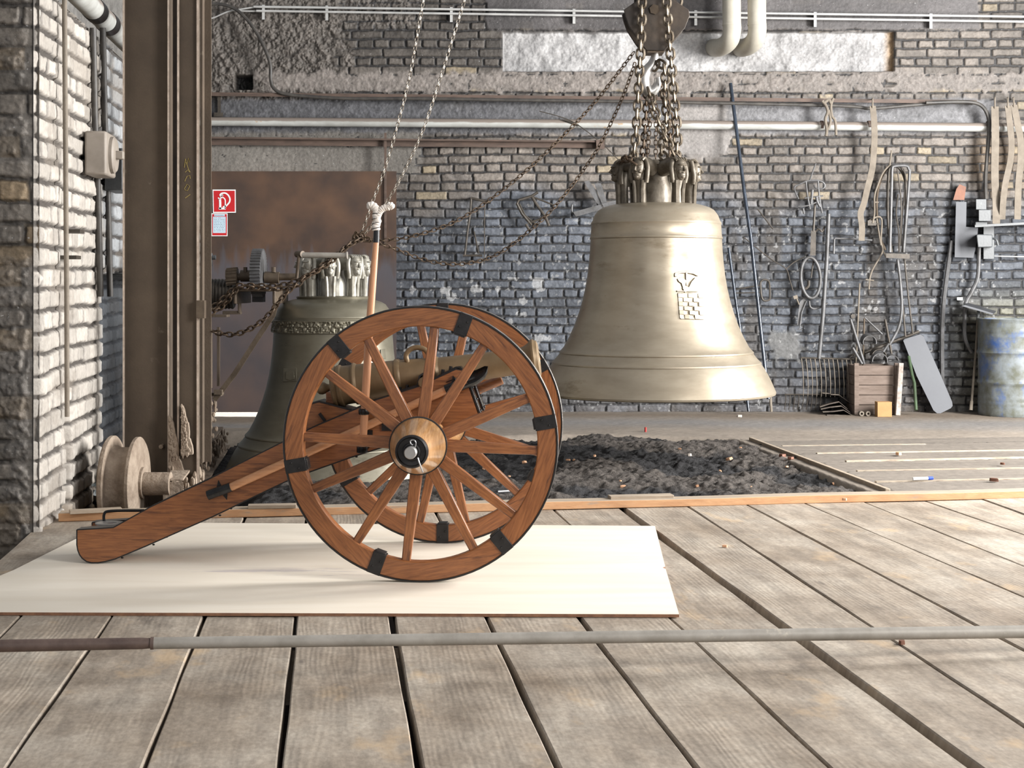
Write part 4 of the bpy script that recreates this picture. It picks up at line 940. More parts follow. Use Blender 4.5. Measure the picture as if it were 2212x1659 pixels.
# light hoist chains coming down from the trolley to the capstan
YC = 9.15
chain('hoist_chain', 'pale thin chain slanting down, left of the two above the worm staff', [[(922,-40),(905,55),(884,170),(856,280),(828,375),(803,440),(792,475),(778,510)]], .027, .0030, m_chainlight, YC, .018, 'pale hoist chains')
chain('hoist_chain', 'pale thin chain slanting down, right of the two above the worm staff', [[(1016,-40),(985,60),(951,170),(912,285),(868,380),(826,452),(800,490),(784,512)]], .027, .0030, m_chainlight, YC, .018, 'pale hoist chains')
chain('slack_chain', 'rusty slack chain sagging in the upper bow from pile to hook block', [[(778,512,YC),(830,519,9.2),(900,508,9.25),(985,478,9.35),(1060,430,9.45),(1140,366,9.5),(1220,290,9.6),(1290,215,9.7),(1370,112,9.75)]], .031, .0036, m_chaindark, None, .023)
chain('slack_chain', 'rusty slack chain sagging in the lower, deeper bow to the hook block', [[(780,514,YC),(850,536,9.2),(915,561,9.25),(985,571,9.3),(1060,556,9.4),(1130,510,9.45),(1195,450,9.5),(1255,375,9.6),(1300,305,9.65),(1345,210,9.7),(1374,130,9.75)]], .031, .0036, m_chaindark, None, .023)
# ================================================================ STANCHION, RAIL, WHEEL, WINCH
YS = 8.3
def uchan(b, x0, x1, yf, depth, z0, z1, t=.011, tw=.009):
    """upright U channel, open side towards us"""
    b.box((x0+t/2, yf+depth/2, (z0+z1)/2), (t, depth, z1-z0)); b.box((x1-t/2, yf+depth/2, (z0+z1)/2), (t, depth, z1-z0))
    b.box(((x0+x1)/2, yf+depth-tw/2, (z0+z1)/2), (x1-x0-.0002, tw, z1-z0))
sx = lambda px, Y=YS: (px-HX)*Y/F
st = empty('steel_stanchion', (sx(330), YS, -.10), 'tall dusty brown double-channel steel post in front of the left wall', 'steel post')
m_edge = mat('dusty_lit_flange_edge', (.60,.50,.42), (.40,.32,.26), scale=20, rough=.6, metal=.1, bump=.3)  # light on the dusty flange edges, painted in as a paler colour
def stp(b, name, m, **k): o = b.build(name, m, None, **k); o.parent = st; o.location = -st.location; return o
b = MB(); uchan(b, sx(265), sx(366), YS, .085, -.30, 3.5); stp(b, 'channel', m_girder, bevel=.002)
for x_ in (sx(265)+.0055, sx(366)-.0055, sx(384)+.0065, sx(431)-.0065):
    b = MB(); yy = YS-.0006 if x_ < sx(370) else YS-.0206; b.box((x_, yy, 1.7), (.0108, .002, 3.4)); stp(b, 'lit_flange_edge', m_edge)
b = MB(); uchan(b, sx(384), sx(431), YS-.02, .030, .02, 3.5, t=.013); stp(b, 'channel', m_girder, bevel=.002)
b = MB(); b.box((sx(375), YS+.09, 1.6), (.09, .012, 3.8)); stp(b, 'web_plate', m_block)
b = MB(); b.box((sx(437, 8.75), 8.75, 1.9), (.014, .06, 3.6)); b.box((sx(437, 8.75)+.02, 8.79, 1.9), (.05, .012, 3.6)); stp(b, 'back_angle', m_girder)
def gusset(px, py0, py1, w, Y, seed):
    b = MB(); rs = random.Random(seed); n = 16; L = []; R = []
    for i in range(n+1):
        t = i/n; y = py0+(py1-py0)*t; wob = .5+.5*abs(math.sin(t*7+seed)); ww = w*(t**.7)*(.55+.45*wob)+3
        L.append((px, y)); R.append((px+ww, y+rs.uniform(-3,3)))
    poly = L+R[::-1]
    b.prism(poly, lambda p: W(p[0], p[1], Y), lambda p: W(p[0], p[1], Y)+Vector((0,.03,0)))
    for i in range(60):
        t = rs.random()**.7; y = py0+(py1-py0)*t; b.sphere(W(px+rs.uniform(1, 3+w*t*.75), y, Y)-Vector((0,.001,0)), (rs.uniform(.004,.009), .006, rs.uniform(.006,.016)), 7, 5)
    return b
stp(gusset(364, 897, 1046, 34, YS-.03, 2), 'gusset', m_dustysteel)
stp(gusset(391, 876, 985, 24, YS-.05, 5), 'gusset', m_dustysteel)
b = MB(); b.box((sx(437), YS-.03, H0-(668-HY)*YS/F), (.045, .05, .10)); stp(b, 'fixing_block', m_oldsteel)
b = MB(); b.tube([W(352,963,YS+.08), W(352,963,YS+.08)+Vector((0,-.05,0))], .013, 6); stp(b, 'bolt', m_dustysteel)
# chalk scrawl on the narrow channel
b = MB(); yc = YS-.0225+.0  # lies on the web face of the channel
for pts in (((398,362),(401,343),(404,355),(407,341),(410,350)), ((400,372),(407,366),(411,372)), ((399,392),(404,381),(410,379),(411,386)), ((398,408),(404,398),(410,402),(405,412),(399,410)), ((400,428),(411,420)), ((402,350),(409,372))):
    b.tube([W(x, y, YS-.0225+.028-.008) for x, y in pts], .0022, 5)
stp(b, 'chalk_scrawl', m_chalk)
# rail girder lying beside the pit
ra = W(374, 1037, 7.9); rb_ = Vector((ra.x-.121*2.9, 7.9+2.9, ra.z)); dr = (rb_-ra).normalized(); sr = Vector((dr.y, -dr.x, 0))
rg = empty('rail_girder', (ra.x, ra.y, ra.z-.18), 'dust-caked steel girder lying on the ground behind the flanged wheel', 'girder')
b = MB(); up = Vector((0,0,1))
b.bar(ra, rb_, .104, .012); b.bar(ra-up*.07, rb_-up*.07, .014, .13); 
o = b.build('top_flange', m_dustysteel, None, bevel=.002); o.parent = rg; o.location = -rg.location
b = MB(); b.bar(ra+sr*.02-up*.135, rb_+sr*.02-up*.135, .17, .012); o = b.build('bottom_flange', m_dustysteel, None, bevel=.002); o.parent = rg; o.location = -rg.location
b = MB(); rs = random.Random(4)
for i in range(170):
    t = rs.random(); p = ra.lerp(rb_, t)+sr*(.02+rs.random()*.07)-up*(.02+rs.random()*.11); b.sphere(p, (rs.uniform(.005,.012), rs.uniform(.008,.02), rs.uniform(.012,.035)), 6, 5)
o = b.build('caked_dirt', m_dustysteel, None); o.parent = rg; o.location = -rg.location; o['kind'] = 'stuff'
b = MB(); b.bar(ra-up*.01+dr*-.002, ra-up*.17+dr*-.002, .105, .006, up=dr); o = b.build('end_plate', m_dustysteel, None); o.parent = rg; o.location = -rg.location
# flanged wheel on its stub axle
wc = W(296, 1043, 7.92)
fw = empty('flanged_wheel', wc, 'dusty flanged steel wheel standing between left wall and girder', 'wheel')
RX = Matrix.Rotation(PI/2, 4, 'Y')
b = MB(); b.lathe([(0,-.012),(.235,-.012),(.245,-.006),(.245,.010),(.232,.018),(.10,.026),(0,.028)], 64, RX); b.build('flange', m_dustysteel, fw)
b = MB(); b.lathe([(0,-.150),(.245,-.150),(.252,-.142),(.252,-.125),(.244,-.118),(0,-.118)], 64, RX); b.build('flange', m_dustysteel, fw)
b = MB(); b.lathe([(.205,-.125),(.19,-.09),(.19,-.04),(.205,-.010)], 56, RX); b.build('tread', m_dustysteel, fw)
b = MB(); b.tube([(0,0,-.005), (.18,0,-.005)], .062, 28); b.tube([(0,0,0),(.04,0,0)], .085, 28); b.build('stub_axle', m_dustysteel, fw)
# plastic sheet crumpled behind the wheel
b = MB(); rs = random.Random(3); n = 14; vs = []; fs = []
for i in range(n+1):
    for j in range(n+1): vs.append(W(140+i*6.5+j*.9, 1100-i*.6-j*5.2, 8.3)+Vector((0, rs.uniform(-.03,.03)+.05*math.sin(i*.8+j*.5), rs.uniform(-.015,.015))))
for i in range(n):
    for j in range(n): fs.append((i*(n+1)+j, (i+1)*(n+1)+j, (i+1)*(n+1)+j+1, i*(n+1)+j+1))
b.add(vs, fs, True); ps = b.build('crumpled_sheet', mat('clear_plastic_sheet', (.30,.33,.33), (.10,.11,.115), scale=7, rough=.2, bump=.5)); ps.modifiers.new('s','SOLIDIFY').thickness = .006
tag(ps, 'crumpled grey plastic sheet lying at the foot of the left wall', 'plastic sheet')
# ---- hand winch / crane gear between stanchion and second bell
YW2 = 8.95
wn = empty('hand_winch', W(520, 850, YW2), 'rusty geared hand winch with crank and brace beside the steel post', 'winch')
def wp(b, name, m, par=None, **k): o = b.build(name, m, None, **k); o.parent = par or wn; o.location = -wn.location if par is None else (0,0,0); return o
V = lambda x, y, d=0: W(x, y, YW2+d)
b = MB(); b.box((V(553,627).x, YW2+.20, V(553,627).z), (.252, .52, .015)); 
for x in (511, 595): b.box((V(x,640).x, YW2+.20, V(x,640).z), (.016, .52, .09))
frame = wp(b, 'channel_frame', m_oldsteel, bevel=.004)
b = MB(); gc = V(558.5, 590, .12); R_ = .150; nT = 44; vs = []; fs = []
for s_ in (-.031, .031):
    for k in range(nT*4): a = 2*PI*k/(nT*4); r = R_ if (k % 4) < 2 else R_-.013; vs.append((gc.x+s_, gc.y+r*math.cos(a), gc.z+r*math.sin(a)))
M4 = nT*4
fs = [tuple(range(M4)), tuple(reversed(range(M4, 2*M4)))]+[(k, k+M4, (k+1)%M4+M4, (k+1)%M4) for k in range(M4)]
b.add(vs, fs, False); wp(b, 'gear', m_toolgrey)
b = MB(); b.tube([V(490,598,.12), V(640,598,.12)], .022, 14)
b.tube([V(490,598,.12), V(514,596,.12)], .048, 18); b.tube([V(520,596,.12), V(545,596,.12)], .036, 18); b.tube([V(572,599,.12), V(603,600,.12)], .036, 18)
for k in range(14): a = 2*PI*k/14; b.bar(V(490,598,.12)+Vector((0,.05*math.cos(a),.05*math.sin(a))), V(513,596,.12)+Vector((0,.05*math.cos(a),.05*math.sin(a))), .010, .010)
for x in (530, 591): b.tube([V(x,588,.10), V(x,577,.10)], .012, 6)
wp(b, 'gear_shaft', m_oldsteel)
b = MB(); b.tube([V(440,635,.22), V(506,635,.22)], .085, 28)
for k in range(9): x = 443+k*7.4; c0 = V(x,635,.22); b.tube([c0+Vector((0, .086*math.cos(2*PI*j/20), .086*math.sin(2*PI*j/20))) for j in range(20)], .009, 6, True)
wp(b, 'rope_drum', m_tooldark)
b = MB(); b.box(V(559,641,.15), (.062,.12,.065)); wp(b, 'gear_case', m_black)
b = MB(); b.tube([V(646,549,.0), V(641,600,.02)], .010, 10); b.tube([V(641,549,.03), V(654,549,-.01)], .020, 12); cr_ = wp(b, 'crank', m_oldsteel)
b = MB(); b.tube([V(652,551), V(749,552)], .0175, 16); b.tube([V(748,552), V(751,552)], .024, 16); h_ = wp(b, 'crank_grip', m_pipegrey)
b = MB(); b.strap([V(597,652,-.03), V(590,680,-.03), V(560,725,-.03), (V(505,810,-.03)), V(463,864,-.03)], .030, .012, (1,0,.3)); wp(b, 'brace', m_oldsteel)
b = MB(); b.box((V(463,682).x, YW2, V(463,682).z), (.17,.10,.016)); b.box((V(451,702).x, YW2, V(451,702).z), (.016,.10,.13)); b.box((V(511,664).x, YW2+.1, V(511,664).z), (.012,.06,.07)); b.box((V(495,676).x, YW2+.1, V(495,676).z), (.11,.05,.02)); wp(b, 'angle_bracket', m_girder, bevel=.002)
b = MB(); b.box((V(453,778).x, YW2+.02, V(453,778).z), (.020,.03,.34)); b.box((V(465,772).x, YW2+.10, V(465,772).z), (.016,.02,.36)); b.box((V(455,852).x, YW2, V(455,852).z), (.14,.08,.018)); b.box((V(475,846).x, YW2-.03, V(475,846).z), (.05,.06,.03)); wp(b, 'hanger_bars', m_girder, bevel=.001)
b = MB(); b.box((V(438,900).x, YW2, V(438,900).z), (.016,.05,.28)); b.box((V(449,905).x, YW2+.05, V(449,905).z), (.02,.04,.22))
rs = random.Random(8)
for i in range(30): b.sphere(V(440+rs.random()*28, 870+rs.random()*75, rs.random()*.1), (rs.uniform(.006,.014), .01, rs.uniform(.012,.035)), 7, 5)
wp(b, 'caked_foot', m_dustysteel)
b = MB(); b.tube([V(449,520,.2), V(449,547,.2)], .016, 12); b.tube([V(450,547,.2), V(450,575,.2)], .026, 12); b.tube([V(450,556,.2), V(466,556,.2)], .014, 10); b.tube([V(450,575,.2), V(450,612,.2)], .014, 10); wp(b, 'grease_valve', m_boxgrey)
# chain heap on the winch
chain('winch_chain', 'dark chain heaped over the winch frame and rising to the pile behind the staff', [[(448,672,8.82),(470,655,8.84),(492,636,8.86),(512,618,8.86),(540,617,8.86),(575,618,8.86),(610,616,8.87),(640,606,8.88),(672,592,8.9),(700,570,8.95),(735,545,9.05),(778,510,9.13)]], .033, .0052, m_chaindark, None, .028, 'chains on the winch')
chain('winch_chain', 'second dark chain lying lower along the frame top and climbing to the pile', [[(452,678,8.80),(478,664,8.82),(500,640,8.80),(516,622,8.80),(560,622,8.80),(600,624,8.80),(640,618,8.82),(660,598,8.84),(690,582,8.88),(722,560,8.95),(752,530,9.05),(784,516,9.13)]], .033, .0052, m_chaindark, None, .028, 'chains on the winch', phase=1.2)
chain('winch_chain', 'dark chain hanging in a loop under the winch frame beside the brace', [[(455,714,8.80),(480,721,8.80),(510,722,8.80),(545,708,8.80),(575,686,8.80),(598,658,8.80),(620,632,8.80),(640,612,8.80)]], .033, .0052, m_chaindark, None, .028, 'chains on the winch')
b = MB(); rs = random.Random(12)
for i in range(10):
    c0 = W(768+rs.random()*24, 504+rs.random()*14, 9.14); a = rs.random()*3; u_ = Vector((math.cos(a), rs.uniform(-.4,.4), math.sin(a))).normalized(); v_ = u_.cross(Vector((0,1,.3))).normalized()
    b.tube([c0+u_*.024*math.cos(t)+v_*.013*math.sin(t) for t in [2*PI*k/12 for k in range(12)]], .0050, 6, True)
tag(b.build('shackle_knot', m_chaindark), 'knot of dark links where hoist and winch chains meet behind the staff', 'chain knot')
# ---- left wall fittings
def lw(px, py, off=0):
    """point on the long face of the left wall seen at a pixel, moved off it"""
    Y = yl_at(px)+.02; k = (px-HX)/F
    s = dL.x/dL.y; X0 = XL+nL.x*off-s*(YL+nL.y*off); Y = X0/(k-s); return Vector((k*Y, Y, H0-(py-HY)*Y/F))
b = MB(); b.tube([lw(139,-60,.055), lw(141,250,.055), lw(144,640,.05), lw(145,900,.045)], .012, 10); tag(b.build('downpipe', m_belt), 'thin brick-red pipe running down the groove of the left wall', 'pipe')
for i, (x, nm) in enumerate(((205, 'left'), (226, 'right'))):
    b = MB(); b.tube([lw(x-4,60,.035), lw(x,250,.035), lw(x+6,400,.035), lw(x+12,640,.035)], .018, 10); tag(b.build('wall_cable', m_cable), 'dark vertical cable on the left wall, %s of the pair behind the rotary switch' % nm, 'cable')
sw = empty('rotary_switch', lw(205, 335, .05), 'beige rotary switch box mounted on the left wall', 'switch')
Mw = Matrix(((nL.x, dL.x, 0), (nL.y, dL.y, 0), (0, 0, 1)))
b = MB(); b.box((0.03,0,0), (.115,.30,.235), Mw.to_3x3()); b.build('box', m_boxbeige, sw, bevel=.012)
MX = Mw.to_4x4() @ RX
b = MB(); b.lathe([(0,.085),(.10,.085),(.10,.105),(.088,.115),(0,.115)], 36, MX); b.build('dial', m_boxbeige, sw)
b = MB(); p = nL*.13; b.box(p, (.05,.05,.045), Mw.to_3x3()); b.build('knob', m_boxbeige, sw, bevel=.006)
b = MB(); b.box(lw(256, 370, .09), (.10,.34,.24), Mw.to_3x3()); tag(b.build('junction_box', m_boxgrey, bevel=.006), 'grey junction box on the left wall, half hidden by the steel post', 'junction box')
for i, (x, y) in enumerate(((156, 500), (148, 556))):
    b = MB(); b.box(lw(x, y, .04), (.10,.12,.018), Mw.to_3x3()); tag(b.build('iron_cleat', m_tooldark), 'small %s iron cleat sticking out of the left wall beside the thin pipe' % ('upper', 'lower')[i], 'cleat')
pp = empty('insulated_pipe', (-1.9, 8, 2.5), 'thick whitewashed pipe with dark bands along the top of the left wall', 'pipe')
b = MB(); pth = lambda Y: Vector((-1.547-.0956*Y, Y, 2.69)); b.tube([pth(5.6)-pp.location, pth(12.8)-pp.location], .063, 28); b.build('pipe', m_pipewhite, pp)
for y in (8.25, 8.65): b = MB(); b.tube([pth(y)-pp.location, pth(y+.13)-pp.location], .0665, 28); b.build('band', m_black, pp)
# ================================================================ THINGS ON THE BACK WALL
Yw = YW-.05                      # just in front of the brick faces
def V7(x, y, d=.0): return W(x, y, YW-.032-d*1.25)
def run(name, label, cat, paths, m, d=.03, group=None, closed=False, n=8, k=5, smooth=True):
    b = MB()
    for pts, r in paths:
        P = [V7(p[0], p[1], d+(p[2] if len(p) > 2 else 0)) for p in pts]
        if smooth and len(P) > 2 and not closed: P = smooth_path(P, k)
        b.tube(P, r/PXM, n, closed)
    return tag(b.build(name, m), label, cat, group)
def slab(b, poly, d0, d1): return b.prism(poly, lambda p: V7(p[0], p[1], d0), lambda p: V7(p[0], p[1], d1))
# conduits with clips
for i, (y0, y1) in enumerate(((14.5, 35.5), (23.5, 46.5))):
    run('zinc_conduit', ('upper' if i == 0 else 'lower')+' of two thin zinc conduits along the top of the back wall', 'conduit', [([(548+6*i, y0), (2330, y1+2)], 2.6)], m_conduit, .05)
for i, x in enumerate((569, 706, 975, 1240, 1503, 1761, 2011)):
    y = 18+(x-550)*.0133; b = MB(); slab(b, [(x-3,y-8),(x+3,y-8),(x+3,y+24),(x-3,y+24)], .0, .045)
    tag(b.build('conduit_clip', m_conduit), 'small zinc clip holding the two conduits, %s from the left' % ('first','second','third','fourth','fifth','sixth','seventh')[i], 'clip', 'clips of the two conduits')
run('steam_pipe', 'long whitewashed pipe running the width of the back wall', 'pipe', [([(380,262),(1300,268),(2330,277)], 9.5)], m_pipewhite, .06, n=20, smooth=False)
for i, x in enumerate((1775, 1877, 2135)):
    b = MB(); b.tube([V7(x, 271, .05-.045), V7(x, 271, .06)], .02, 10); b.tube([V7(x-3,271,.06), V7(x+3,271,.06)], 10.3/PXM, 20)
    tag(b.build('pipe_bracket', m_railbrown), 'rusty bracket round the white pipe, %s of three' % ('left', 'middle', 'right')[i], 'bracket')
b = MB(); slab(b, [(430,199),(2110,216),(2110,224),(430,207)], .006, .06)
tag(b.build('cable_ledge', m_railbrown), 'narrow brown iron ledge above the white pipe on the back wall', 'ledge')
b = MB(); slab(b, [(470,200),(477,200),(477,245),(470,245)], .0, .03); slab(b, [(462,243),(482,243),(482,252),(462,252)], .0, .05)
tag(b.build('ledge_bracket', m_tooldark), 'dark upright iron under the left end of the ledge', 'bracket')
run('thick_cable', 'thick dusty cable arching down the wall from the post and along the ledge', 'cable', [([(425,15),(450,9),(482,10),(512,22),(542,52),(566,92),(583,135),(585,172),(592,191),(612,202),(660,208),(760,213),(900,213),(1100,216),(1400,220),(1800,228),(1880,234),(1960,228),(2050,221),(2100,223)], 3.8)], m_cable, .075)
run('grey_cable', 'thin grey cable looping from the post to the two conduits', 'cable', [([(425,42),(440,42),(462,38),(490,26),(520,20),(552,15)], 1.8), ([(500,22),(530,24),(556,24)], 1.8)], m_conduit, .04)
run('black_cable', 'black cable bending down beside the webbing straps to the switches', 'cable', [([(2000,222),(2060,220),(2100,221),(2122,230),(2134,250),(2137,275),(2133,330),(2129,385),(2130,430)], 4.2)], m_cable, .11)
b = MB(); slab(b, [(428,295),(1303,304),(1303,320),(428,313)], .03, .045); slab(b, [(428,295),(1303,304),(1303,307.5),(428,299)], .0, .10); slab(b, [(1288,302),(1306,302),(1306,322),(1288,322)], .0, .11)
tag(b.build('sliding_rail', m_railbrown), 'brown iron sliding-door rail above the sheet-iron door', 'rail')
# cream ducts
for i, (x, x2, r) in enumerate(((1580.5, 1535, 21), (1635, 1592, 21))):
    b = MB(); P = [V7(x, -80, .30), V7(x, 40, .30), V7(x+1, 62, .30), V7(x-3, 84, .27), V7(x-14, 97, .18), V7(x-28, 103, .06), V7(x2+6, 103, -.10)]
    b.tube(smooth_path(P, 6), r*.92/PXM, 28); b.tube([V7(x,52,.30), V7(x,55,.30)], r*.95/PXM, 28)
    tag(b.build('duct', m_duct, angle=60), '%s of two cream ducts elbowing into the whitewashed niche' % ('left', 'right')[i], 'duct')
# signs on the door
sg = empty('fire_extinguisher_sign', W(484.5, 434.5, YW-.125), 'square red fire-extinguisher sign with white border on the sheet-iron door', 'sign')
Ys = YW-.125
SP = lambda x, y, d=0: W(x, y, Ys)-sg.location+Vector((0,-d,0))
b = MB(); b.prism([(459,409.5),(509,409.5),(509.5,459.5),(460,460)], lambda p: SP(*p, .0), lambda p: SP(*p, -.003)); b.build('border', m_white, sg)
b = MB(); b.prism([(461.5,412),(507,412),(507.3,457.3),(462.3,457.6)], lambda p: SP(*p, .0014), lambda p: SP(*p, -.001)); b.build('field', m_signred, sg)
b = MB(); s_ = lambda cx, cy: SP(420+cx/9.757, 390+cy/9.757, .0022)      # from the enlarged crop
b.strap([s_(*q) for q in ((498,362),(520,378),(560,360),(600,352),(640,385),(655,430),(655,560))], .009, .0012, (0,0,1)) if False else None
def stroke(b, pts, w, k=5, sm=True):
    P = [Vector(s_(*q)) for q in pts]; P = smooth_path(P, k) if sm else P
    N = len(P); vs = []; fs = []
    for i in range(N):
        d = (P[min(i+1,N-1)]-P[max(i-1,0)]); d.y = 0; d.normalize(); nn = Vector((-d.z, 0, d.x))
        for s2, yy in ((-1,0),(1,0),(1,-.0014),(-1,-.0014)): vs.append(P[i]+nn*s2*w/2/9.757*Ys/F+Vector((0,yy,0)))
    for i in range(N-1):
        for k2 in range(4): fs.append((i*4+k2, i*4+(k2+1)%4, i*4+4+(k2+1)%4, i*4+4+k2))
    fs += [(3,2,1,0), (4*N-4,4*N-3,4*N-2,4*N-1)]; b.add(vs, fs, False)
stroke(b, ((600,300),(560,330),(545,300),(580,270),(650,265),(710,305),(748,380),(740,450),(700,505),(660,540),(600,560)), 32)
stroke(b, ((500,360),(530,385),(570,360),(610,360),(645,400),(652,450),(652,600)), 24)
stroke(b, ((540,385),(545,470),(545,600)), 46, sm=False)
stroke(b, ((515,590),(660,590)), 42, sm=False); stroke(b, ((560,335),(590,325),(612,305)), 18, sm=False)
b.build('extinguisher_symbol', m_white, sg)
s2 = empty('notice', W(474, 486, Ys), 'small red-framed notice with pale blue text panel below the red sign', 'sign')
S2P = lambda cx, cy, d=0: W(420+cx/9.757, 390+cy/9.757, Ys)-s2.location+Vector((0,-d,0))
def rect(b, x0, y0, x1, y1, d, dd=-.001): b.prism([(x0,y0),(x1,y0),(x1,y1),(x0,y1)], lambda p: S2P(*p, d), lambda p: S2P(*p, dd))
b = MB(); rect(b, 355, 690, 697, 1172, 0, -.003); b.build('border', m_white, s2)
b = MB(); rect(b, 375, 708, 682, 1155, .0012); b.build('frame', m_signred, s2)
b = MB(); rect(b, 393, 762, 660, 1105, .002); rect(b, 418, 712, 640, 752, .002); b.build('panel', m_paleblue, s2)
b = MB(); rs = random.Random(2)
for r in range(9):
    y = 785+r*34
    x = 415
    while x < 640:
        w_ = rs.choice((14,22,30)); rect(b, x, y, min(x+w_, 648), y+7, .0026, .001); x += w_+rs.choice((8,12,26))
x = 430
while x < 625: w_ = rs.choice((12,20)); rect(b, x, 726, x+w_, 738, .0026, .001); x += w_+8
b.build('small_print', m_ink, s2)
# webbing straps
def belt(name, label, pts, w, grp=None, hookpt=None, m=m_belt, d=.14):
    b = MB(); P = smooth_path([V7(x, y, d+.02*math.sin(i*1.7)) for i, (x, y) in enumerate(pts)], 6); b.strap(P, w/PXM, .006, (1,0,0))
    if hookpt: b.tube(smooth_path([V7(hookpt[0], hookpt[1], .0), V7(hookpt[0], hookpt[1]-3, d), V7(pts[0][0], pts[0][1]-4, d+.01), V7(pts[0][0], pts[0][1]+4, d+.005)], 4), .008, 8)
    return tag(b.build(name, m), label, 'strap', grp)
belt('webbing_strap', 'single long webbing strap hanging over the white pipe, left of the clamps', [(1885,229),(1888,260),(1889,300),(1886,350),(1882,375),(1873,410),(1866,440),(1859,462),(1862,490),(1861,520)], 13, 'hanging webbing straps', (1885,216))
belt('webbing_strap', 'straight webbing strap, widest and leftmost of three at the right edge', [(2149,230),(2150,300),(2149,380),(2152,440),(2152,484)], 16, 'hanging webbing straps', (2149,214))
belt('webbing_strap', 'bowed webbing strap, middle of three at the right edge', [(2177,229),(2181,265),(2185,310),(2182,350),(2172,395),(2167,435),(2165,474)], 13, 'hanging webbing straps', (2177,214))
belt('webbing_strap', 'webbing strap nearest the right edge, curving to the right', [(2190,227),(2197,262),(2204,300),(2205,345),(2200,400),(2198,474)], 14, 'hanging webbing straps', (2189,214))
# leaning poles
def pole(label, a, c, r, m, d0, d1, name='leaning_pole', cat='pole'):
    b = MB(); A = V7(*a, d0); C_ = V7(*c, d1); mid = A.lerp(C_, .5)+Vector((.012,-.02,0)); b.tube([A, A.lerp(C_,.25).lerp(mid,.4), mid, C_], r/PXM, 12); return tag(b.build(name, m), label, cat)
pole('tall blue-black pole leaning on the wall right of the hanging bell', (1578,180), (1660,862), 3.9, m_bluepole, .04, .42)
pole('shorter dark blue pole half hidden behind the right side of the bell', (1574,535), (1617,889), 3.2, m_bluepole, .03, .22)
pole('thin pale rod standing on the floor under the bell rim', (1655,830), (1666,889), 3.0, m_belt, .16, .18)
# hayfork with long handle
fk = empty('fork_and_shadow', V7(1770, 772, .12), 'wide many-tined fork hanging tines down with grey tube handle, left of the crate', 'fork')
def fp(b, name, m): o = b.build(name, m, None); o.parent = fk; o.location = -fk.location; return o
b = MB(); b.tube([V7(1790,462,.06), V7(1786,560,.07), V7(1778,680,.09), V7(1769,775,.10)], 4.4/PXM, 14); fp(b, 'handle', m_toolgrey)
b = MB(); b.tube([V7(1730,773,.10), V7(1845,776,.10)], 2.2/PXM, 8); fp(b, 'head_bar', m_tooldark)
b = MB(); x_ = 0
tn = MB(); P0 = V7(1731,773,.10); tn.tube([(0,0,0), (.004,-.045,-.10), (.008,-.060,-.22), (.012,-.030,-.34)], [.0045,.0045,.004,.0025], 8)
t0 = tn.build('tine', m_belt, fk)
for i in range(12):
    o = t0 if i == 0 else t0.copy()
    if i: COL.objects.link(o); o.parent = fk
    o.location = V7(1731+i*9.7, 773+i*.3, .10)-fk.location
# cast shadow of the hanging fork, put in as dark tines
fork_shadow = empty('fork_and_shadow', V7(1740, 850, .03), 'dark tines put in as the cast shadow of the hanging fork', 'fork')
for i in range(9):
    b = MB() if i == 0 else b
    if i == 0: b.tube([(0,0,0), (.004,.01,-.05), (-.006,.03,-.14)], .004, 6); t1 = b.build('tine', m_tooldark, fork_shadow); o = t1
    else: o = t1.copy(); COL.objects.link(o); o.parent = fork_shadow
    o.location = V7(1697+i*9.5, 852, .07)-fork_shadow.location
b = MB(); b.tube([V7(1695,852,.07)-fork_shadow.location, V7(1776,852,.07)-fork_shadow.location], .006, 8); b.build('head_bar', m_tooldark, fork_shadow)
# hanging ironwork
run('wire_rack', 'bent iron wire rack hanging at the top of the tool cluster', 'rack', [([(1725,430),(1716,406),(1728,398),(1745,391),(1768,390),(1780,396),(1781,404),(1775,408),(1762,406),(1759,399)], 1.8), ([(1741,392),(1744,420),(1750,452)], 2.0), ([(1767,391),(1770,425),(1776,460)], 2.0), ([(1738,428),(1778,423)], 1.8), ([(1724,446),(1745,444),(1770,434)], 1.9), ([(1755,410),(1752,440)], 3.0), ([(1764,425),(1766,436),(1772,447)], 3.4), ([(1735,450),(1737,462)], 2.6), ([(1762,353),(1749,390)], 1.6)], m_toolgrey, .07)
b = MB(); b.tube([V7(1761,432,.05), V7(1757,500,.05)], 2.6/PXM, 8); slab(b, [(1752,498),(1763,498),(1762,552),(1750,552)], .04, .055); b.tube(smooth_path([V7(1763,500,.05), V7(1766,495,.055), V7(1771,496,.06), V7(1776,500,.06), V7(1782,490,.03)], 4), 2/PXM, 8)
tag(b.build('tongs', m_tooldark), 'long flat-shanked tongs hanging under the wire rack above the oval ring', 'tongs')
b = MB(); cxy = (1751, 600); b.tube([V7(cxy[0]+21*math.cos(t)+2*math.sin(t), cxy[1]+44*math.sin(t), .08) for t in [2*PI*k/40 for k in range(40)]], 3.6/PXM, 10, True)
tag(b.build('oval_ring', m_toolgrey), 'big forged oval ring hanging on the wall above the fork', 'ring')
b = MB(); b.tube(smooth_path([V7(x, y, .05) for x, y in ((1736,560),(1731,590),(1731,612),(1737,624),(1746,618),(1747,606))], 5), 3.2/PXM, 8); b.tube(smooth_path([V7(x, y, .06) for x, y in ((1758,560),(1754,585),(1752,600))], 4), 1.6/PXM, 6)
tag(b.build('lifting_hook', m_tooldark), 'dark hook hanging inside the oval ring', 'hook')
run('slack_wire', 'thin wire running from behind the bell down to the small hammer', 'wire', [([(1606,512),(1640,540),(1670,563),(1698,581),(1706,605),(1713,628)], 1.2), ([(1698,581),(1716,566),(1738,555)], 1.4)], m_tooldark, .05)
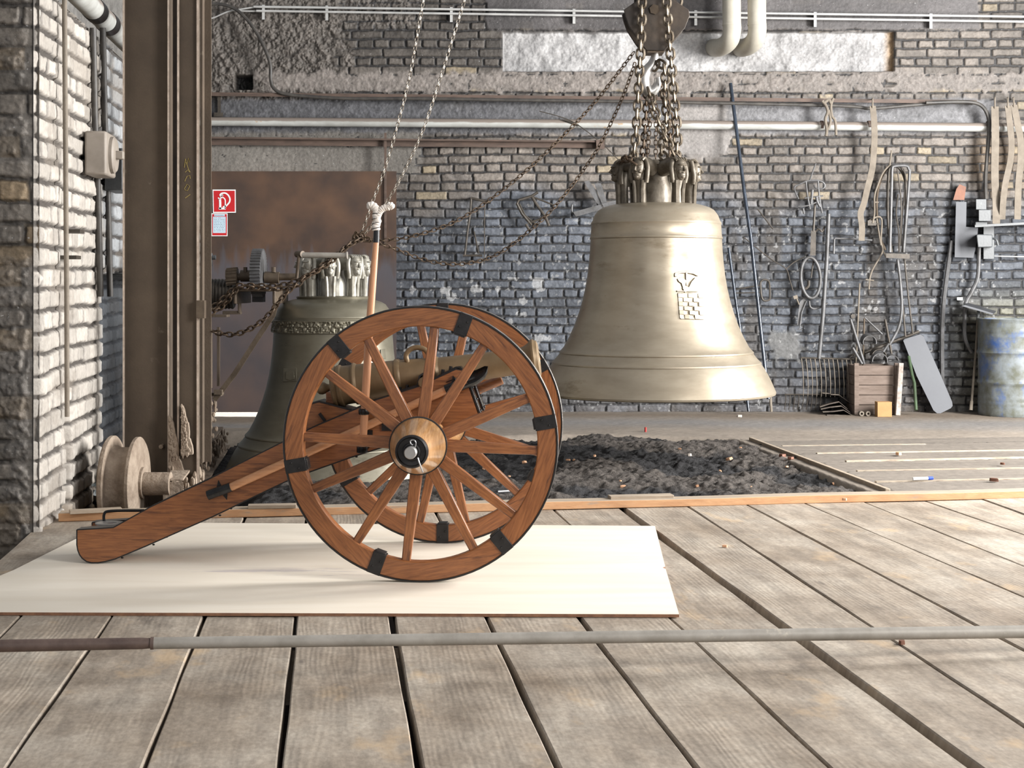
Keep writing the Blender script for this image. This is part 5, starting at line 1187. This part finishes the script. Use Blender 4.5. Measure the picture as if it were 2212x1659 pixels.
b = MB(); slab(b, [(1713,640),(1722,637),(1724,643),(1716,647)], .05, .075); b.tube([V7(1720,643,.06), V7(1726,658,.06)], 1.6/PXM, 8); tag(b.build('small_hammer', m_belt), 'small pale-headed hammer hanging at the end of the thin wire', 'hammer')
b = MB(); slab(b, [(1728,652),(1738,642),(1741,650),(1733,668),(1731,700),(1722,702),(1725,672)], .03, .05); b.tube([V7(1742,650,.06), V7(1732,675,.06), V7(1727,712,.06)], 1.3/PXM, 6); b.tube([V7(1722,711,.06), V7(1733,712,.06)], 1.2/PXM, 6)
tag(b.build('frame_saw', m_toolgrey), 'narrow grey saw frame hanging below the oval ring', 'saw')
run('hooked_rod', 'curved iron rod end poking out beside the fork handle', 'rod', [([(1748,650),(1750,662),(1758,667),(1770,664),(1788,655)], 2.2)], m_toolgrey, .05)
b = MB(); b.tube(smooth_path([V7(x, y, .05) for x, y in ((1645,607),(1650,604),(1659,606),(1662,614),(1663,640),(1661,648),(1650,649),(1645,640),(1643,620),(1643,610),(1645,607))], 4), 2.2/PXM, 8); b.tube([V7(1588,625,.05), V7(1643,616,.05)], 1.5/PXM, 6); b.tube([V7(1590,633,.05), V7(1643,632,.05)], 1.3/PXM, 6)
tag(b.build('wire_buckle', m_tooldark), 'rounded wire buckle on a double rod, right behind the tall blue pole', 'buckle')
run('angle_rod', 'right-angled iron rod fixed to the wall right of the fork handle', 'rod', [([(1801,548),(1802,518),(1804,515),(1845,516),(1884,519)], 2.2)], m_toolgrey, .06, smooth=False)
run('nail', 'long dark nail stuck in the bricks right of the blue pole', 'nail', [([(1637,452),(1670,495)], 1.5)], m_tooldark, .03)
# tall clamps
def ushape(x0, x1, yt, yb, xb0, xb1): return [(xb0, yb), (x0, yt+40), (x0+1, yt+8), (x0+6, yt+1), (x1-8, yt), (x1-1, yt+7), (x1, yt+30), (xb1, yb)]
run('long_clamp', 'tallest inverted-U iron clamp, outermost of the bundle above the crate', 'clamp', [(ushape(1926,1964,358,545,1922,1952), 3.3)], m_toolgrey, .12)
run('long_clamp', 'inner inverted-U clamp nested in the tallest one', 'clamp', [([(1926,545),(1918,470),(1919,380),(1926,360),(1945,366),(1957,400),(1956,470),(1950,545)], 3.0)], m_tooldark, .07)
run('thin_tongs', 'pair of thin crossing tong legs hanging inside the clamps', 'tongs', [([(1938,364),(1943,400),(1947,450),(1944,530)], 1.6), ([(1952,364),(1956,390),(1950,460),(1946,530)], 1.6), ([(1940,420),(1936,460),(1941,500),(1942,545)], 1.5)], m_tooldark, .10)
b = MB(); slab(b, [(1914,547),(1965,549),(1965,559),(1914,557)], .12, .15); tag(b.build('cross_bar', m_tooldark), 'flat iron bar lying across the legs of the tall clamps', 'bar')
run('clamp_leg', 'long curved iron leg running down from the flat bar into the crate', 'rod', [([(1939,560),(1946,620),(1948,670),(1942,705),(1930,730),(1921,745)], 3.2)], m_toolgrey, .10)
run('slim_iron_rod', 'slim forked iron rod reaching the grey sheet, right of the curved leg', 'rod', [([(1954,560),(1962,640),(1972,722)], 2.0), ([(1944,600),(1950,660),(1956,727)], 2.0), ([(1956,727),(1972,722)], 2.0)], m_tooldark, .09, smooth=False)
run('thin_sickle', 'thin curved iron hanging from the clamp bundle to the left', 'rod', [([(1924,355),(1908,372),(1896,400),(1889,425),(1889,460),(1885,482)], 1.9), ([(1889,437),(1898,437)], 1.6), ([(1926,325),(1922,356)], 2.0)], m_belt, .10)
run('bent_tongs', 'rusty bent tongs with open loop left of the clamps', 'tongs', [([(1876,478),(1893,469),(1902,470),(1905,482),(1903,520),(1907,540),(1899,558),(1886,580),(1879,600),(1877,625)], 1.9), ([(1894,472),(1898,500),(1903,530)], 1.6), ([(1907,540),(1914,556)], 1.6), ([(1870,604),(1888,606)], 1.5)], m_belt, .08)
b = MB(); b.box(V7(1882,482,.08), (.075,.05,.045)); b.tube([V7(1868,482,.08), V7(1900,484,.08)], .009, 8); tag(b.build('pipe_clamp', m_tooldark), 'small dark pipe clamp at the lower end of the single strap', 'clamp')
run('curved_iron', 'brown curved iron band hanging behind the clamps, left side', 'rod', [([(1922,356),(1904,385),(1894,430),(1898,500),(1912,540)], 2.6)], m_oldsteel, .05)
run('chain_wrench', 'dusty chain wrench hanging in front of the white pipe', 'wrench', [([(1776,218),(1784,228),(1788,242),(1783,258),(1786,282),(1784,294)], 3.4), ([(1800,212),(1795,228),(1797,250),(1804,262),(1806,292)], 3.0), ([(1780,222),(1790,216),(1795,224)], 3.6), ([(1790,238),(1794,262),(1788,280)], 2.8)], m_belt, .14)
# middle wall, left of the bell
run('trestle_iron', 'dark iron trestle frame hung on the bricks above the lower slack chain', 'frame', [([(1018,428),(1016,460),(1010,500),(1004,552)], 2.4), ([(1018,428),(1060,438)], 3.0), ([(1047,440),(1046,570)], 1.2), ([(1000,552),(1042,552)], 2.6), ([(1024,500),(1034,548)], 1.8), ([(1018,428,-.105),(1018,428,.01)], 2.2)], m_tooldark, .06, smooth=False)
run('folded_stand', 'folded dark iron stand shaped like a lopsided square on the wall', 'frame', [([(1162,415),(1148,424),(1121,432),(1117,440),(1128,462),(1148,486)], 3.2), ([(1148,424),(1162,446),(1178,468),(1186,488)], 3.2), ([(1186,464),(1165,474),(1140,482)], 2.8), ([(1122,440),(1134,465),(1160,487)], 1.8), ([(1150,425),(1196,443)], 1.8), ([(1136,484),(1146,502)], 3.0), ([(1150,424,-.12),(1150,424,.01)], 2.2)], m_tooldark, .07, smooth=False)
b = MB(); slab(b, [(1262,392),(1272,390),(1288,412),(1300,440),(1293,444),(1276,418)], .06, .10); slab(b, [(1284,396),(1298,396),(1312,440),(1302,446)], .08, .11); slab(b, [(1238,458),(1300,441),(1302,452),(1244,468)], .05, .12); slab(b, [(1300,440),(1334,432),(1332,442),(1306,450)], .08, .13)
b.tube(smooth_path([V7(1236,442,.08), V7(1236,458,.08), V7(1246,466,.08)], 4), 2.2/PXM, 8)
tag(b.build('beam_clamp', m_toolgrey), 'grey forged beam clamp on the wall left of the bell crown', 'clamp')
run('tension_wire', 'thin wire slanting behind the slack chains left of the bell crown', 'wire', [([(1165,240),(1235,262),(1300,310),(1345,355)], 1.0)], m_tooldark, .10)
run('iron_spike', 'short thick spike on the wall crossing behind the upper slack chain', 'spike', [([(1218,259),(1250,271)], 2.0)], m_tooldark, .10)
# electrical board
b = MB(); slab(b, [(2065,436),(2088,436),(2087,490),(2113,492),(2110,522),(2103,557),(2062,556)], .05, .075)
tag(b.build('mounting_plate', m_sheet, bevel=.001), 'grey L-shaped steel mounting plate on the wall at the right', 'plate')
def dbox(name, label, x0, y0, x1, y1, d0, d1, m=m_boxgrey, cat='box', bev=.004):
    b = MB(); slab(b, [(x0,y0),(x1,y0),(x1,y1),(x0,y1)], d0, d1); return tag(b.build(name, m, bevel=bev), label, cat)
dbox('terminal_box', 'upper small grey terminal box at the foot of the black cable', 2108, 430, 2131, 453, .03, .13)
dbox('terminal_box', 'grey terminal box just below and right of the upper one', 2114, 453, 2141, 478, .03, .16)
dbox('connector_strip', 'flat grey connector strip under the terminal boxes', 2107, 479, 2133, 487, .03, .12)
dbox('wall_block', 'pale block behind the switch right of the mounting plate', 2124, 489, 2148, 560, .0, .06)
swb = empty('lever_switch', V7(2118, 520, .1), 'dusty grey lever switch with handle beside the mounting plate', 'switch')
b = MB(); slab(b, [(2109,507),(2114,506),(2144,507),(2144,534),(2112,535)], .06, .24); o = b.build('housing', m_boxgrey, None, bevel=.008); o.parent = swb; o.location = -swb.location
b = MB(); b.tube(smooth_path([V7(2144,515,.18), V7(2152,518,.20), V7(2156,530,.20)], 4), .010, 8); o = b.build('lever', m_boxgrey, None); o.parent = swb; o.location = -swb.location
run('wall_conduit', 'grey conduit winding down the wall from the lever switch', 'conduit', [([(2115,535),(2114,570),(2111,603),(2098,632),(2086,655),(2084,690),(2084,725),(2090,745),(2100,762)], 4.2)], m_toolgrey, .06)
b = MB(); slab(b, [(2106,486),(2330,474),(2330,479),(2106,491)], .02, .22); tag(b.build('narrow_shelf', m_boxgrey), 'narrow iron shelf under the webbing straps at the right edge', 'shelf')
run('pale_wire', 'thin pale wire running right from the lever switch', 'wire', [([(2128,552),(2180,554),(2330,556)], 1.3)], m_conduit, .05)
run('drain_tube', 'tall grey tube standing against the wall behind the steel sheet', 'tube', [([(2056,520),(2046,590),(2038,660),(2035,740),(2036,884)], 5.0)], m_toolgrey, .03)
b = MB(); b.prism([(2083,656),(2091,654),(2152,672),(2150,675)], lambda p: V7(p[0], p[1], .05), lambda p: V7(p[0]-6, p[1]+5, .32)); tag(b.build('iron_tray', m_sheet), 'thin tilted iron tray on the wall above the drum', 'tray')
dbox('tile_fragment', 'small pale ceramic knob on the wall left of the winding conduit', 2067, 642, 2080, 649, .0, .06, m_conduit, 'knob')
b = MB(); slab(b, [(2059,432),(2066,408),(2073,398),(2087,404),(2083,432)], .02, .05); tag(b.build('copper_scrap', m_copper), 'rusty orange bent scrap above the grey mounting plate', 'scrap')
dbox('shadow_box', 'small dark square hatch cover high on the left of the wall', 509, 165, 544, 192, -.10, -.08, m_black, 'hatch') if False else None
# ---- things standing on the floor by the wall
def onfloor(px, py_d): return W(px, py_d, F*H0/(py_d-HY))
Yc = F*H0/(896-HY)
cr = empty('wooden_crate', W(1890, 896, Yc), 'weathered wooden crate full of scrap iron against the back wall', 'crate')
cp = lambda x, y, d=0: W(x, y, Yc+d)-cr.location
def board(b, x0, y0, x1, y1, d, t=.018): A, B_ = cp(x0, y1), cp(x1, y0); b.box(((A.x+B_.x)/2, d, (A.z+B_.z)/2), (B_.x-A.x, t, B_.z-A.z))
b = MB(); 
for k in range(5): y0 = 789+k*21.4; board(b, 1852, y0+.5, 1931, y0+20.9, .0)
b.build('front_boards', m_crate, cr, bevel=.003)
b = MB()
for x in (1846, 1929):
    A = cp(x, 800); 
    for k in range(5): z0 = cp(0, 789+k*21.4+20.9).z; z1 = cp(0, 789+k*21.4+.5).z; b.box((A.x, .14, (z0+z1)/2), (.018, .28, z1-z0))
for k in range(5): y0 = 789+k*21.4; board(b, 1846, y0+.5, 1931, y0+20.9, .28)
A = cp(1846, 896); B_ = cp(1931, 896); b.box(((A.x+B_.x)/2, .14, .02), (B_.x-A.x, .28, .018)); b.build('side_boards', m_crate, cr, bevel=.003)
for x, y0, m in ((1849, 784, m_crate), (1936, 784, m_crate)):
    b = MB(); board(b, x-5, y0, x+5, 895.5, -.012, .03); b.build('corner_post', m, cr, bevel=.003)
b = MB(); A = cp(1943, 790, -.05); b.bar(cp(1946,784,-.08), cp(1939,897,-.08), .042, .035, up=(0,1,0)); b.build('corner_post', m_cratewhite, cr, bevel=.003)
b = MB(); b.box(cp(1890,800,.14), (.31,.24,.02)); b.build('inner_floor', m_tooldark, cr)
# scrap in the crate
def inc(x, y, d): return W(x, y, Yc+d)
def band(label, cx, cy, r, w, d, a0, a1, m=m_tooldark, sq=1.0, tw=0):
    b = MB(); P = [inc(cx+r*math.cos(a), cy-r*sq*math.sin(a), d) for a in [a0+(a1-a0)*k/22 for k in range(23)]]; b.strap(P, w, .006, (0,1,.15+tw)); return tag(b.build('iron_band', m), label, 'iron band')
band('round iron band standing highest in the crate scrap', 1876, 737, 14, .11, .12, -.4, PI+.5, m_toolgrey)
band('arched iron band at the middle of the crate scrap', 1897, 768, 15, .09, .10, 0, PI, m_tooldark)
band('rust-lined iron band at the front edge of the crate', 1899, 778, 16, .07, .03, -.3, PI+.2, m_toolgrey)
band('iron band half sunk at the right of the crate', 1925, 780, 14, .10, .14, .1, PI-.1, m_toolgrey)
band('flattened iron band at the left of the crate scrap', 1850, 776, 18, .07, .22, .3, PI, m_tooldark, .6)
for lab, a, c, r, m, d in (('long thin rod rising from the crate past the wall shadow', (1857,612), (1849,785), 1.8, m_belt, .16), ('grey tube leaning left out of the crate with a nut on its end', (1837,689), (1867,786), 3.2, m_toolgrey, .08), ('short grey tube stub poking out of the crate front left', (1842,751), (1862,786), 3.0, m_toolgrey, .04), ('bent thin rod arching over the crate, left piece', (1867,688), (1864,792), 1.7, m_oldsteel, .2), ('bent thin rod arching over the crate, right piece', (1868,686), (1906,722), 1.8, m_toolgrey, .2), ('upright dark tube at the right of the crate scrap', (1912,690), (1926,765), 2.8, m_tooldark, .18), ('long bar slanting across the crate scrap to the right', (1985,716), (1868,762), 3.4, m_tooldark, .24), ('short tapered bar near the front of the crate', (1920,742), (1908,760), 2.6, m_toolgrey, .06)):
    b = MB(); b.tube([inc(*a, d), inc(*c, d)], r/PXM, 10); tag(b.build('scrap_rod', m), lab, 'rod')
b = MB(); A = inc(1840,683,.08); b.tube([A, A+Vector((0,-.05,0))], .022, 6); tag(b.build('hex_nut', m_tooldark), 'dark nut on top of the grey tube in the crate', 'nut')
# fan of steel plates
for i, (pl, d) in enumerate((([(1794,851),(1812,852),(1834,868)], .10), ([(1776,848),(1790,849),(1800,853)], .14), ([(1771,878),(1790,872),(1812,867),(1831,883)], .04), ([(1773,883),(1792,879),(1817,876),(1836,890)], .0), ([(1777,889),(1800,888),(1822,885),(1842,897)], -.05), ([(1786,896),(1808,896),(1844,899)], -.09))):
    b = MB(); poly = pl+[(x+1, y+2.0) for x, y in pl[::-1]]
    b.prism(poly, lambda p: inc(p[0], p[1], d), lambda p: inc(p[0]-3, p[1]-1.5, d+.20)); tag(b.build('steel_plate', m_tile), 'thin dark steel plate left of the crate, %s of the slumped stack' % ('topmost','second from the top','third from the top','third from the bottom','second from the bottom','lowest')[i], 'plate', 'slumped stack of steel plates')
Yb = F*H0/(897-HY)
b = MB(); A = W(1894, 897, Yb-.28); b.box((W(1908,880,Yc-.17).x, Yc-.17, .0655), (.125, .10, .130)); tag(b.build('cardboard_box', m_card, bevel=.002), 'small brown cardboard box standing in front of the crate', 'box')
for i, x in enumerate((1860, 1874)):
    b = MB(); c0 = W(x, 891, Yc-.12); c0.z = .0225
    b.lathe([(.010,-.03),(.0215,-.03),(.0215,.03),(.010,.03),(.010,-.03)], 20, Matrix.Translation(c0) @ RY)
    tag(b.build('pipe_ring', m_belt), 'small pale pipe ring on the floor, %s of two before the crate' % ('left', 'right')[i], 'ring')
# leaning sheet
Yt = YW-.06; Yf = F*H0/(893-HY)
def shp(x, y): t = (y-725)/(893-725); return W(x, y, Yt+(Yf-Yt)*max(0, min(1, t)))
b = MB(); pl = [(1951,736),(1954,732),(1988,722),(1996,727),(2000,738),(2030,805),(2057,868),(2058,877),(2054,882),(2032,893),(2024,893),(2016,886),(1980,812)]
b.prism(pl, lambda p: shp(*p), lambda p: shp(*p)+Vector((0,.008,.004))); tag(b.build('steel_sheet', m_sheet, bevel=.001), 'grey rounded steel sheet leaning against the wall right of the crate', 'sheet')
pole('dark green handle standing behind the crate and the leaning sheet', (1963,770), (1979,886), 3.4, m_green, .08, .30, 'green_handle', 'handle')
# drum
dc = W(2186, 889, YW-.30); dc.z = 0
dr_ = empty('steel_drum', (dc.x, YW-.33, 0), 'worn white and blue steel drum at the right edge', 'drum')
R0 = (2186-2113)*(YW-.33)/F; ht = H0-(690-HY)*(YW-.33)/F
pr = [(0, .01), (R0*.97, .01), (R0*.985, 0), (R0*1.0, .006), (R0*1.0, .03)]
for k in range(60):
    t = k/59; z = .03+(ht-.05)*t; r = R0
    for zc_ in (.33, .66): r += .013*math.exp(-((t-zc_)/.018)**2)
    for zc_ in (.10, .16, .84, .90): r += .003*math.exp(-((t-zc_)/.012)**2)
    pr.append((r, z))
pr += [(R0*1.012, ht-.015), (R0*1.012, ht), (R0*.985, ht), (R0*.98, ht-.02), (0, ht-.02)]
b = MB(); b.lathe(pr, 72); b.build('barrel_body', m_drum, dr_)
b = MB(); n_ = 72; b.tube([(R0*1.0*math.cos(2*PI*k/n_), R0*1.0*math.sin(2*PI*k/n_), ht+.001) for k in range(n_)], .009, 8, True); b.build('rim', m_drum, dr_)
# shovel
sv = empty('long_shovel', W(2100, 886, YW-.25), 'upright shovel leaning on the wall left of the drum', 'shovel')
def sp_(b, name, m): o = b.build(name, m, None); o.parent = sv; o.location = -sv.location; return o
b = MB(); b.tube([V7(2112,690,.06), V7(2108,760,.10), V7(2102,830,.18), V7(2099,868,.21)], 2.6/PXM, 10); b.tube([V7(2099,866,.21), V7(2097,886,.22)], [3.6/PXM, 4.0/PXM], 10); sp_(b, 'handle', m_belt)
b = MB(); b.tube([V7(2114,668,.05), V7(2112,692,.06)], 3.4/PXM, 10); sp_(b, 'socket', m_boxgrey)
# ================================================================ ON THE DECK AND THE SAND
# kerb timber
def kp(px, py): return G(px, py)
kb0 = Vector((-2.199, 7.18, 0)); kdir = KD
b = MB(); L = 5.9; n = 24; perp = Vector((-kdir.y, kdir.x, 0)); vs = []; fs = []; gr = []
for i in range(n+1):
    p = kb0+kdir*(L*i/n); w = .004*math.sin(i*1.3); h = .041+.002*math.sin(i*.9)
    for a, z in ((-.0+w, .001), (0+w, h), (.105+w, h), (.105+w, .001)): vs.append(p+perp*a+Vector((0,0,z)))
for i in range(n):
    for k in range(4): fs.append((i*4+k, i*4+(k+1)%4, i*4+4+(k+1)%4, i*4+4+k))
fs += [(3,2,1,0), (4*n, 4*n+1, 4*n+2, 4*n+3)]
b.add(vs, fs, False); o = b.build('kerb_timber', [m_kerb, m_kerbtop], bevel=.003)
for p in o.data.polygons:
    if p.normal.z > .7: p.material_index = 1
tag(o, 'long sawn timber laid as a kerb across the far edge of the plank deck', 'timber')
def loose(label, a, c, w, z0, t=.018, m=m_kerbtop, name='loose_board'):
    A = G(*a, z0); B_ = G(*c, z0); b = MB(); b.bar(A, B_, w, t); return tag(b.build(name, m, bevel=.002), label, 'board')
loose('short grey board lying on the kerb timber at its left end', (150,1106), (262,1100), .05, .050)
loose('thin grey board on the kerb timber, right behind the trail', (536,1094), (640,1092), .06, .050)
loose('long thin grey board lying just behind the kerb timber under the bell', (1316,1074.5), (1452,1071), .07, .046)
# plywood board
cs = [G(163,1129,.012), G(1415,1136,.012), G(1437,1224,.012), G(1431,1226,.012), G(1438,1229,.012), G(1467,1327,.012), G(-190,1322,.012), G(30,1231,.012)]
cs[0] = G(236,1128,.012)
b = MB(); m_ = len(cs)
b.add([Vector((p.x, p.y, .012)) for p in cs]+[Vector((p.x, p.y, .0015)) for p in cs], [tuple(range(m_)), tuple(reversed(range(m_, 2*m_)))]+[(i, i+m_, (i+1)%m_+m_, (i+1)%m_) for i in range(m_)], False)
o = b.build('plywood_sheet', [m_plywood, m_plyedge], angle=20)
for p in o.data.polygons:
    if abs(p.normal.z) < .5: p.material_index = 1
tag(o, 'pale plywood sheet laid on the deck under the cannon', 'plywood sheet')
# steel pipe lying across the foreground on two props out of frame
P3 = lambda px, py, z: G(px, py, z)
A = P3(-260, 1400, .150); B_ = P3(325, 1389.5, .135); C_ = P3(2480, 1361, .060)
pp_ = empty('steel_pipe', A, 'long grey steel pipe spanning the foreground just above the deck', 'pipe')
b = MB(); ts = [0, .33, .66, 1]; b.tube([B_.lerp(C_, t)-A for t in ts], [.0165+.0035*t for t in ts], 20); b.build('grey_section', m_pipegrey, pp_)
b = MB(); b.tube([Vector((0,0,0)), A.lerp(B_,.6)-A, A.lerp(B_,.97)-A, B_-A], [.0175,.0170,.0160,.0145], 20); b.build('rusty_section', m_pipebrown, pp_)
b = MB(); b.tube([B_-A, B_.lerp(C_,.003)-A], .0178, 20); b.build('joint_collar', m_pipebrown, pp_)
for i, (p, l) in enumerate(((A, 'left'), (C_, 'right'))):
    hz = p.z-.0195; b = MB(); b.box((p.x+(.12 if i == 0 else -.10), p.y, hz/2), (.16, .12, hz)); tag(b.build('wooden_block', m_kerb, bevel=.004), 'wooden block carrying the %s end of the foreground pipe' % l, 'block')
# chips and scraps
rs = random.Random(21)
def chip(px, py, s, label, grp, m, zz=0, name='wood_chip', cat='wood chip'):
    p = G(px, py, zz); b = MB(); n = rs.choice((5,6,7)); w = s*p.y/F
    pts = [(w*.5*math.cos(2*PI*k/n)*rs.uniform(.6,1.2), w*.36*math.sin(2*PI*k/n)*rs.uniform(.6,1.2)) for k in range(n)]
    b.prism(pts, lambda q: Vector((q[0], q[1], .001)), lambda q: Vector((q[0]*.9, q[1]*.9, .001+w*.30)))
    o = b.build(name, m); o.location = p; o.rotation_euler = (rs.uniform(-.3,.3)*(zz < 0), rs.uniform(-.3,.3)*(zz < 0), rs.uniform(0, 3)); return tag(o, label, cat, grp)
DG = bpy.context.evaluated_depsgraph_get(); DG.update()
sand = bpy.data.objects['foundry_sand']
def sand_z(x, y):
    ok, loc, nn, _ = sand.ray_cast(Vector((x, y, 2)), Vector((0,0,-1))); return loc.z if ok else -.05
def sand_at(px, py):
    z = -.03
    for _ in range(8): p = G(px, py, z); z = sand_z(p.x, p.y)
    return z
for px, py, s in ((1133,1001,15),(1227,995,10),(1240,995,9),(1346,1053,13),(1506,1052,14),(1575,994,17),(1510,977,8),(1468,971,9),(1552,974,8),(1728,1009,13),(1700,1010,10),(1556,1019,10),(1694,997,8),(1045,1012,14),(1053,1000,9),(1284,986,10),(1340,1040,8),(1800,1046,9),(1845,1046,11),(1410,983,7),(1623,1052,6),(1100,1030,8),(1600,968,7)):
    chip(px, py, s, 'small pale orange wood chip lying on the black sand', 'wood chips on the black sand', m_chip, sand_at(px, py)+.006)
for px, py, s in ((1690,987,20),(1708,992,16)): chip(px, py, s, '%s of two large reddish chips at the right rim of the sand' % ('left' if px < 1700 else 'right'), None, m_copper, sand_at(px, py)+.008)
chip(1490,985,15,'curled white shaving lying on the middle of the black sand',None,m_cloth,sand_at(1490,985)+.006,'curled_shaving','shaving')
for px, py, s in ((1598,901,15),(2150,1038,8)): chip(px, py, s, 'white flake on the dusty floor %s' % ('behind the bell' if py < 950 else 'boards at the right'), None, m_cloth, 0, 'plaster_flake', 'flake')
chip(1565,1182,14,'small pale wood chip lying on the deck right of the plywood sheet',None,m_chip,0)
chip(1825,1081,16,'pale wood chip resting on top of the kerb timber',None,m_chip,.042)
chip(1948,1391,26,'curled brown wood shaving lying right under the foreground pipe',None,m_copper,0,'curled_shaving','shaving')
chip(2147,1040,22,'brown sliver of wood on the floor boards at the far right',None,m_copper,.02)
chip(2166,1004,14,'small brown sliver between floor boards near the right edge',None,m_copper,.02)
chip(1940,983,20,'thin pale splinter on the dusty floor boards right of the sand',None,m_chip,.02,'splinter','splinter')
z = sand_z(*G(1394,942,0).xy); p = G(1394, 940, z); b = MB(); b.tube([(0,0,-.02), (.002,0,.062)], .009, 10); o = b.build('red_peg', m_rust); o.location = p; tag(o, 'short red peg stuck upright in the far rim of the sand', 'peg')
pn = empty('marker_pen', G(1994,1037,.026), 'white marker pen with blue cap on the floor boards at the right', 'pen', rz=.25)
b = MB(); b.tube([(-.065,0,.009), (.03,0,.009)], .009, 12); b.build('barrel', m_white, pn)
b = MB(); b.tube([(.03,0,.009), (.062,0,.009)], .0095, 12); b.build('cap', m_bluepen, pn)
b = MB(); p = G(1076,1062,sand_at(1076,1062)+.008); b.tube([p, p+Vector((.09,.01,.004))], .005, 8); tag(b.build('white_rod', m_white), 'thin white rod lying on the sand seen between the wheel spokes', 'rod')
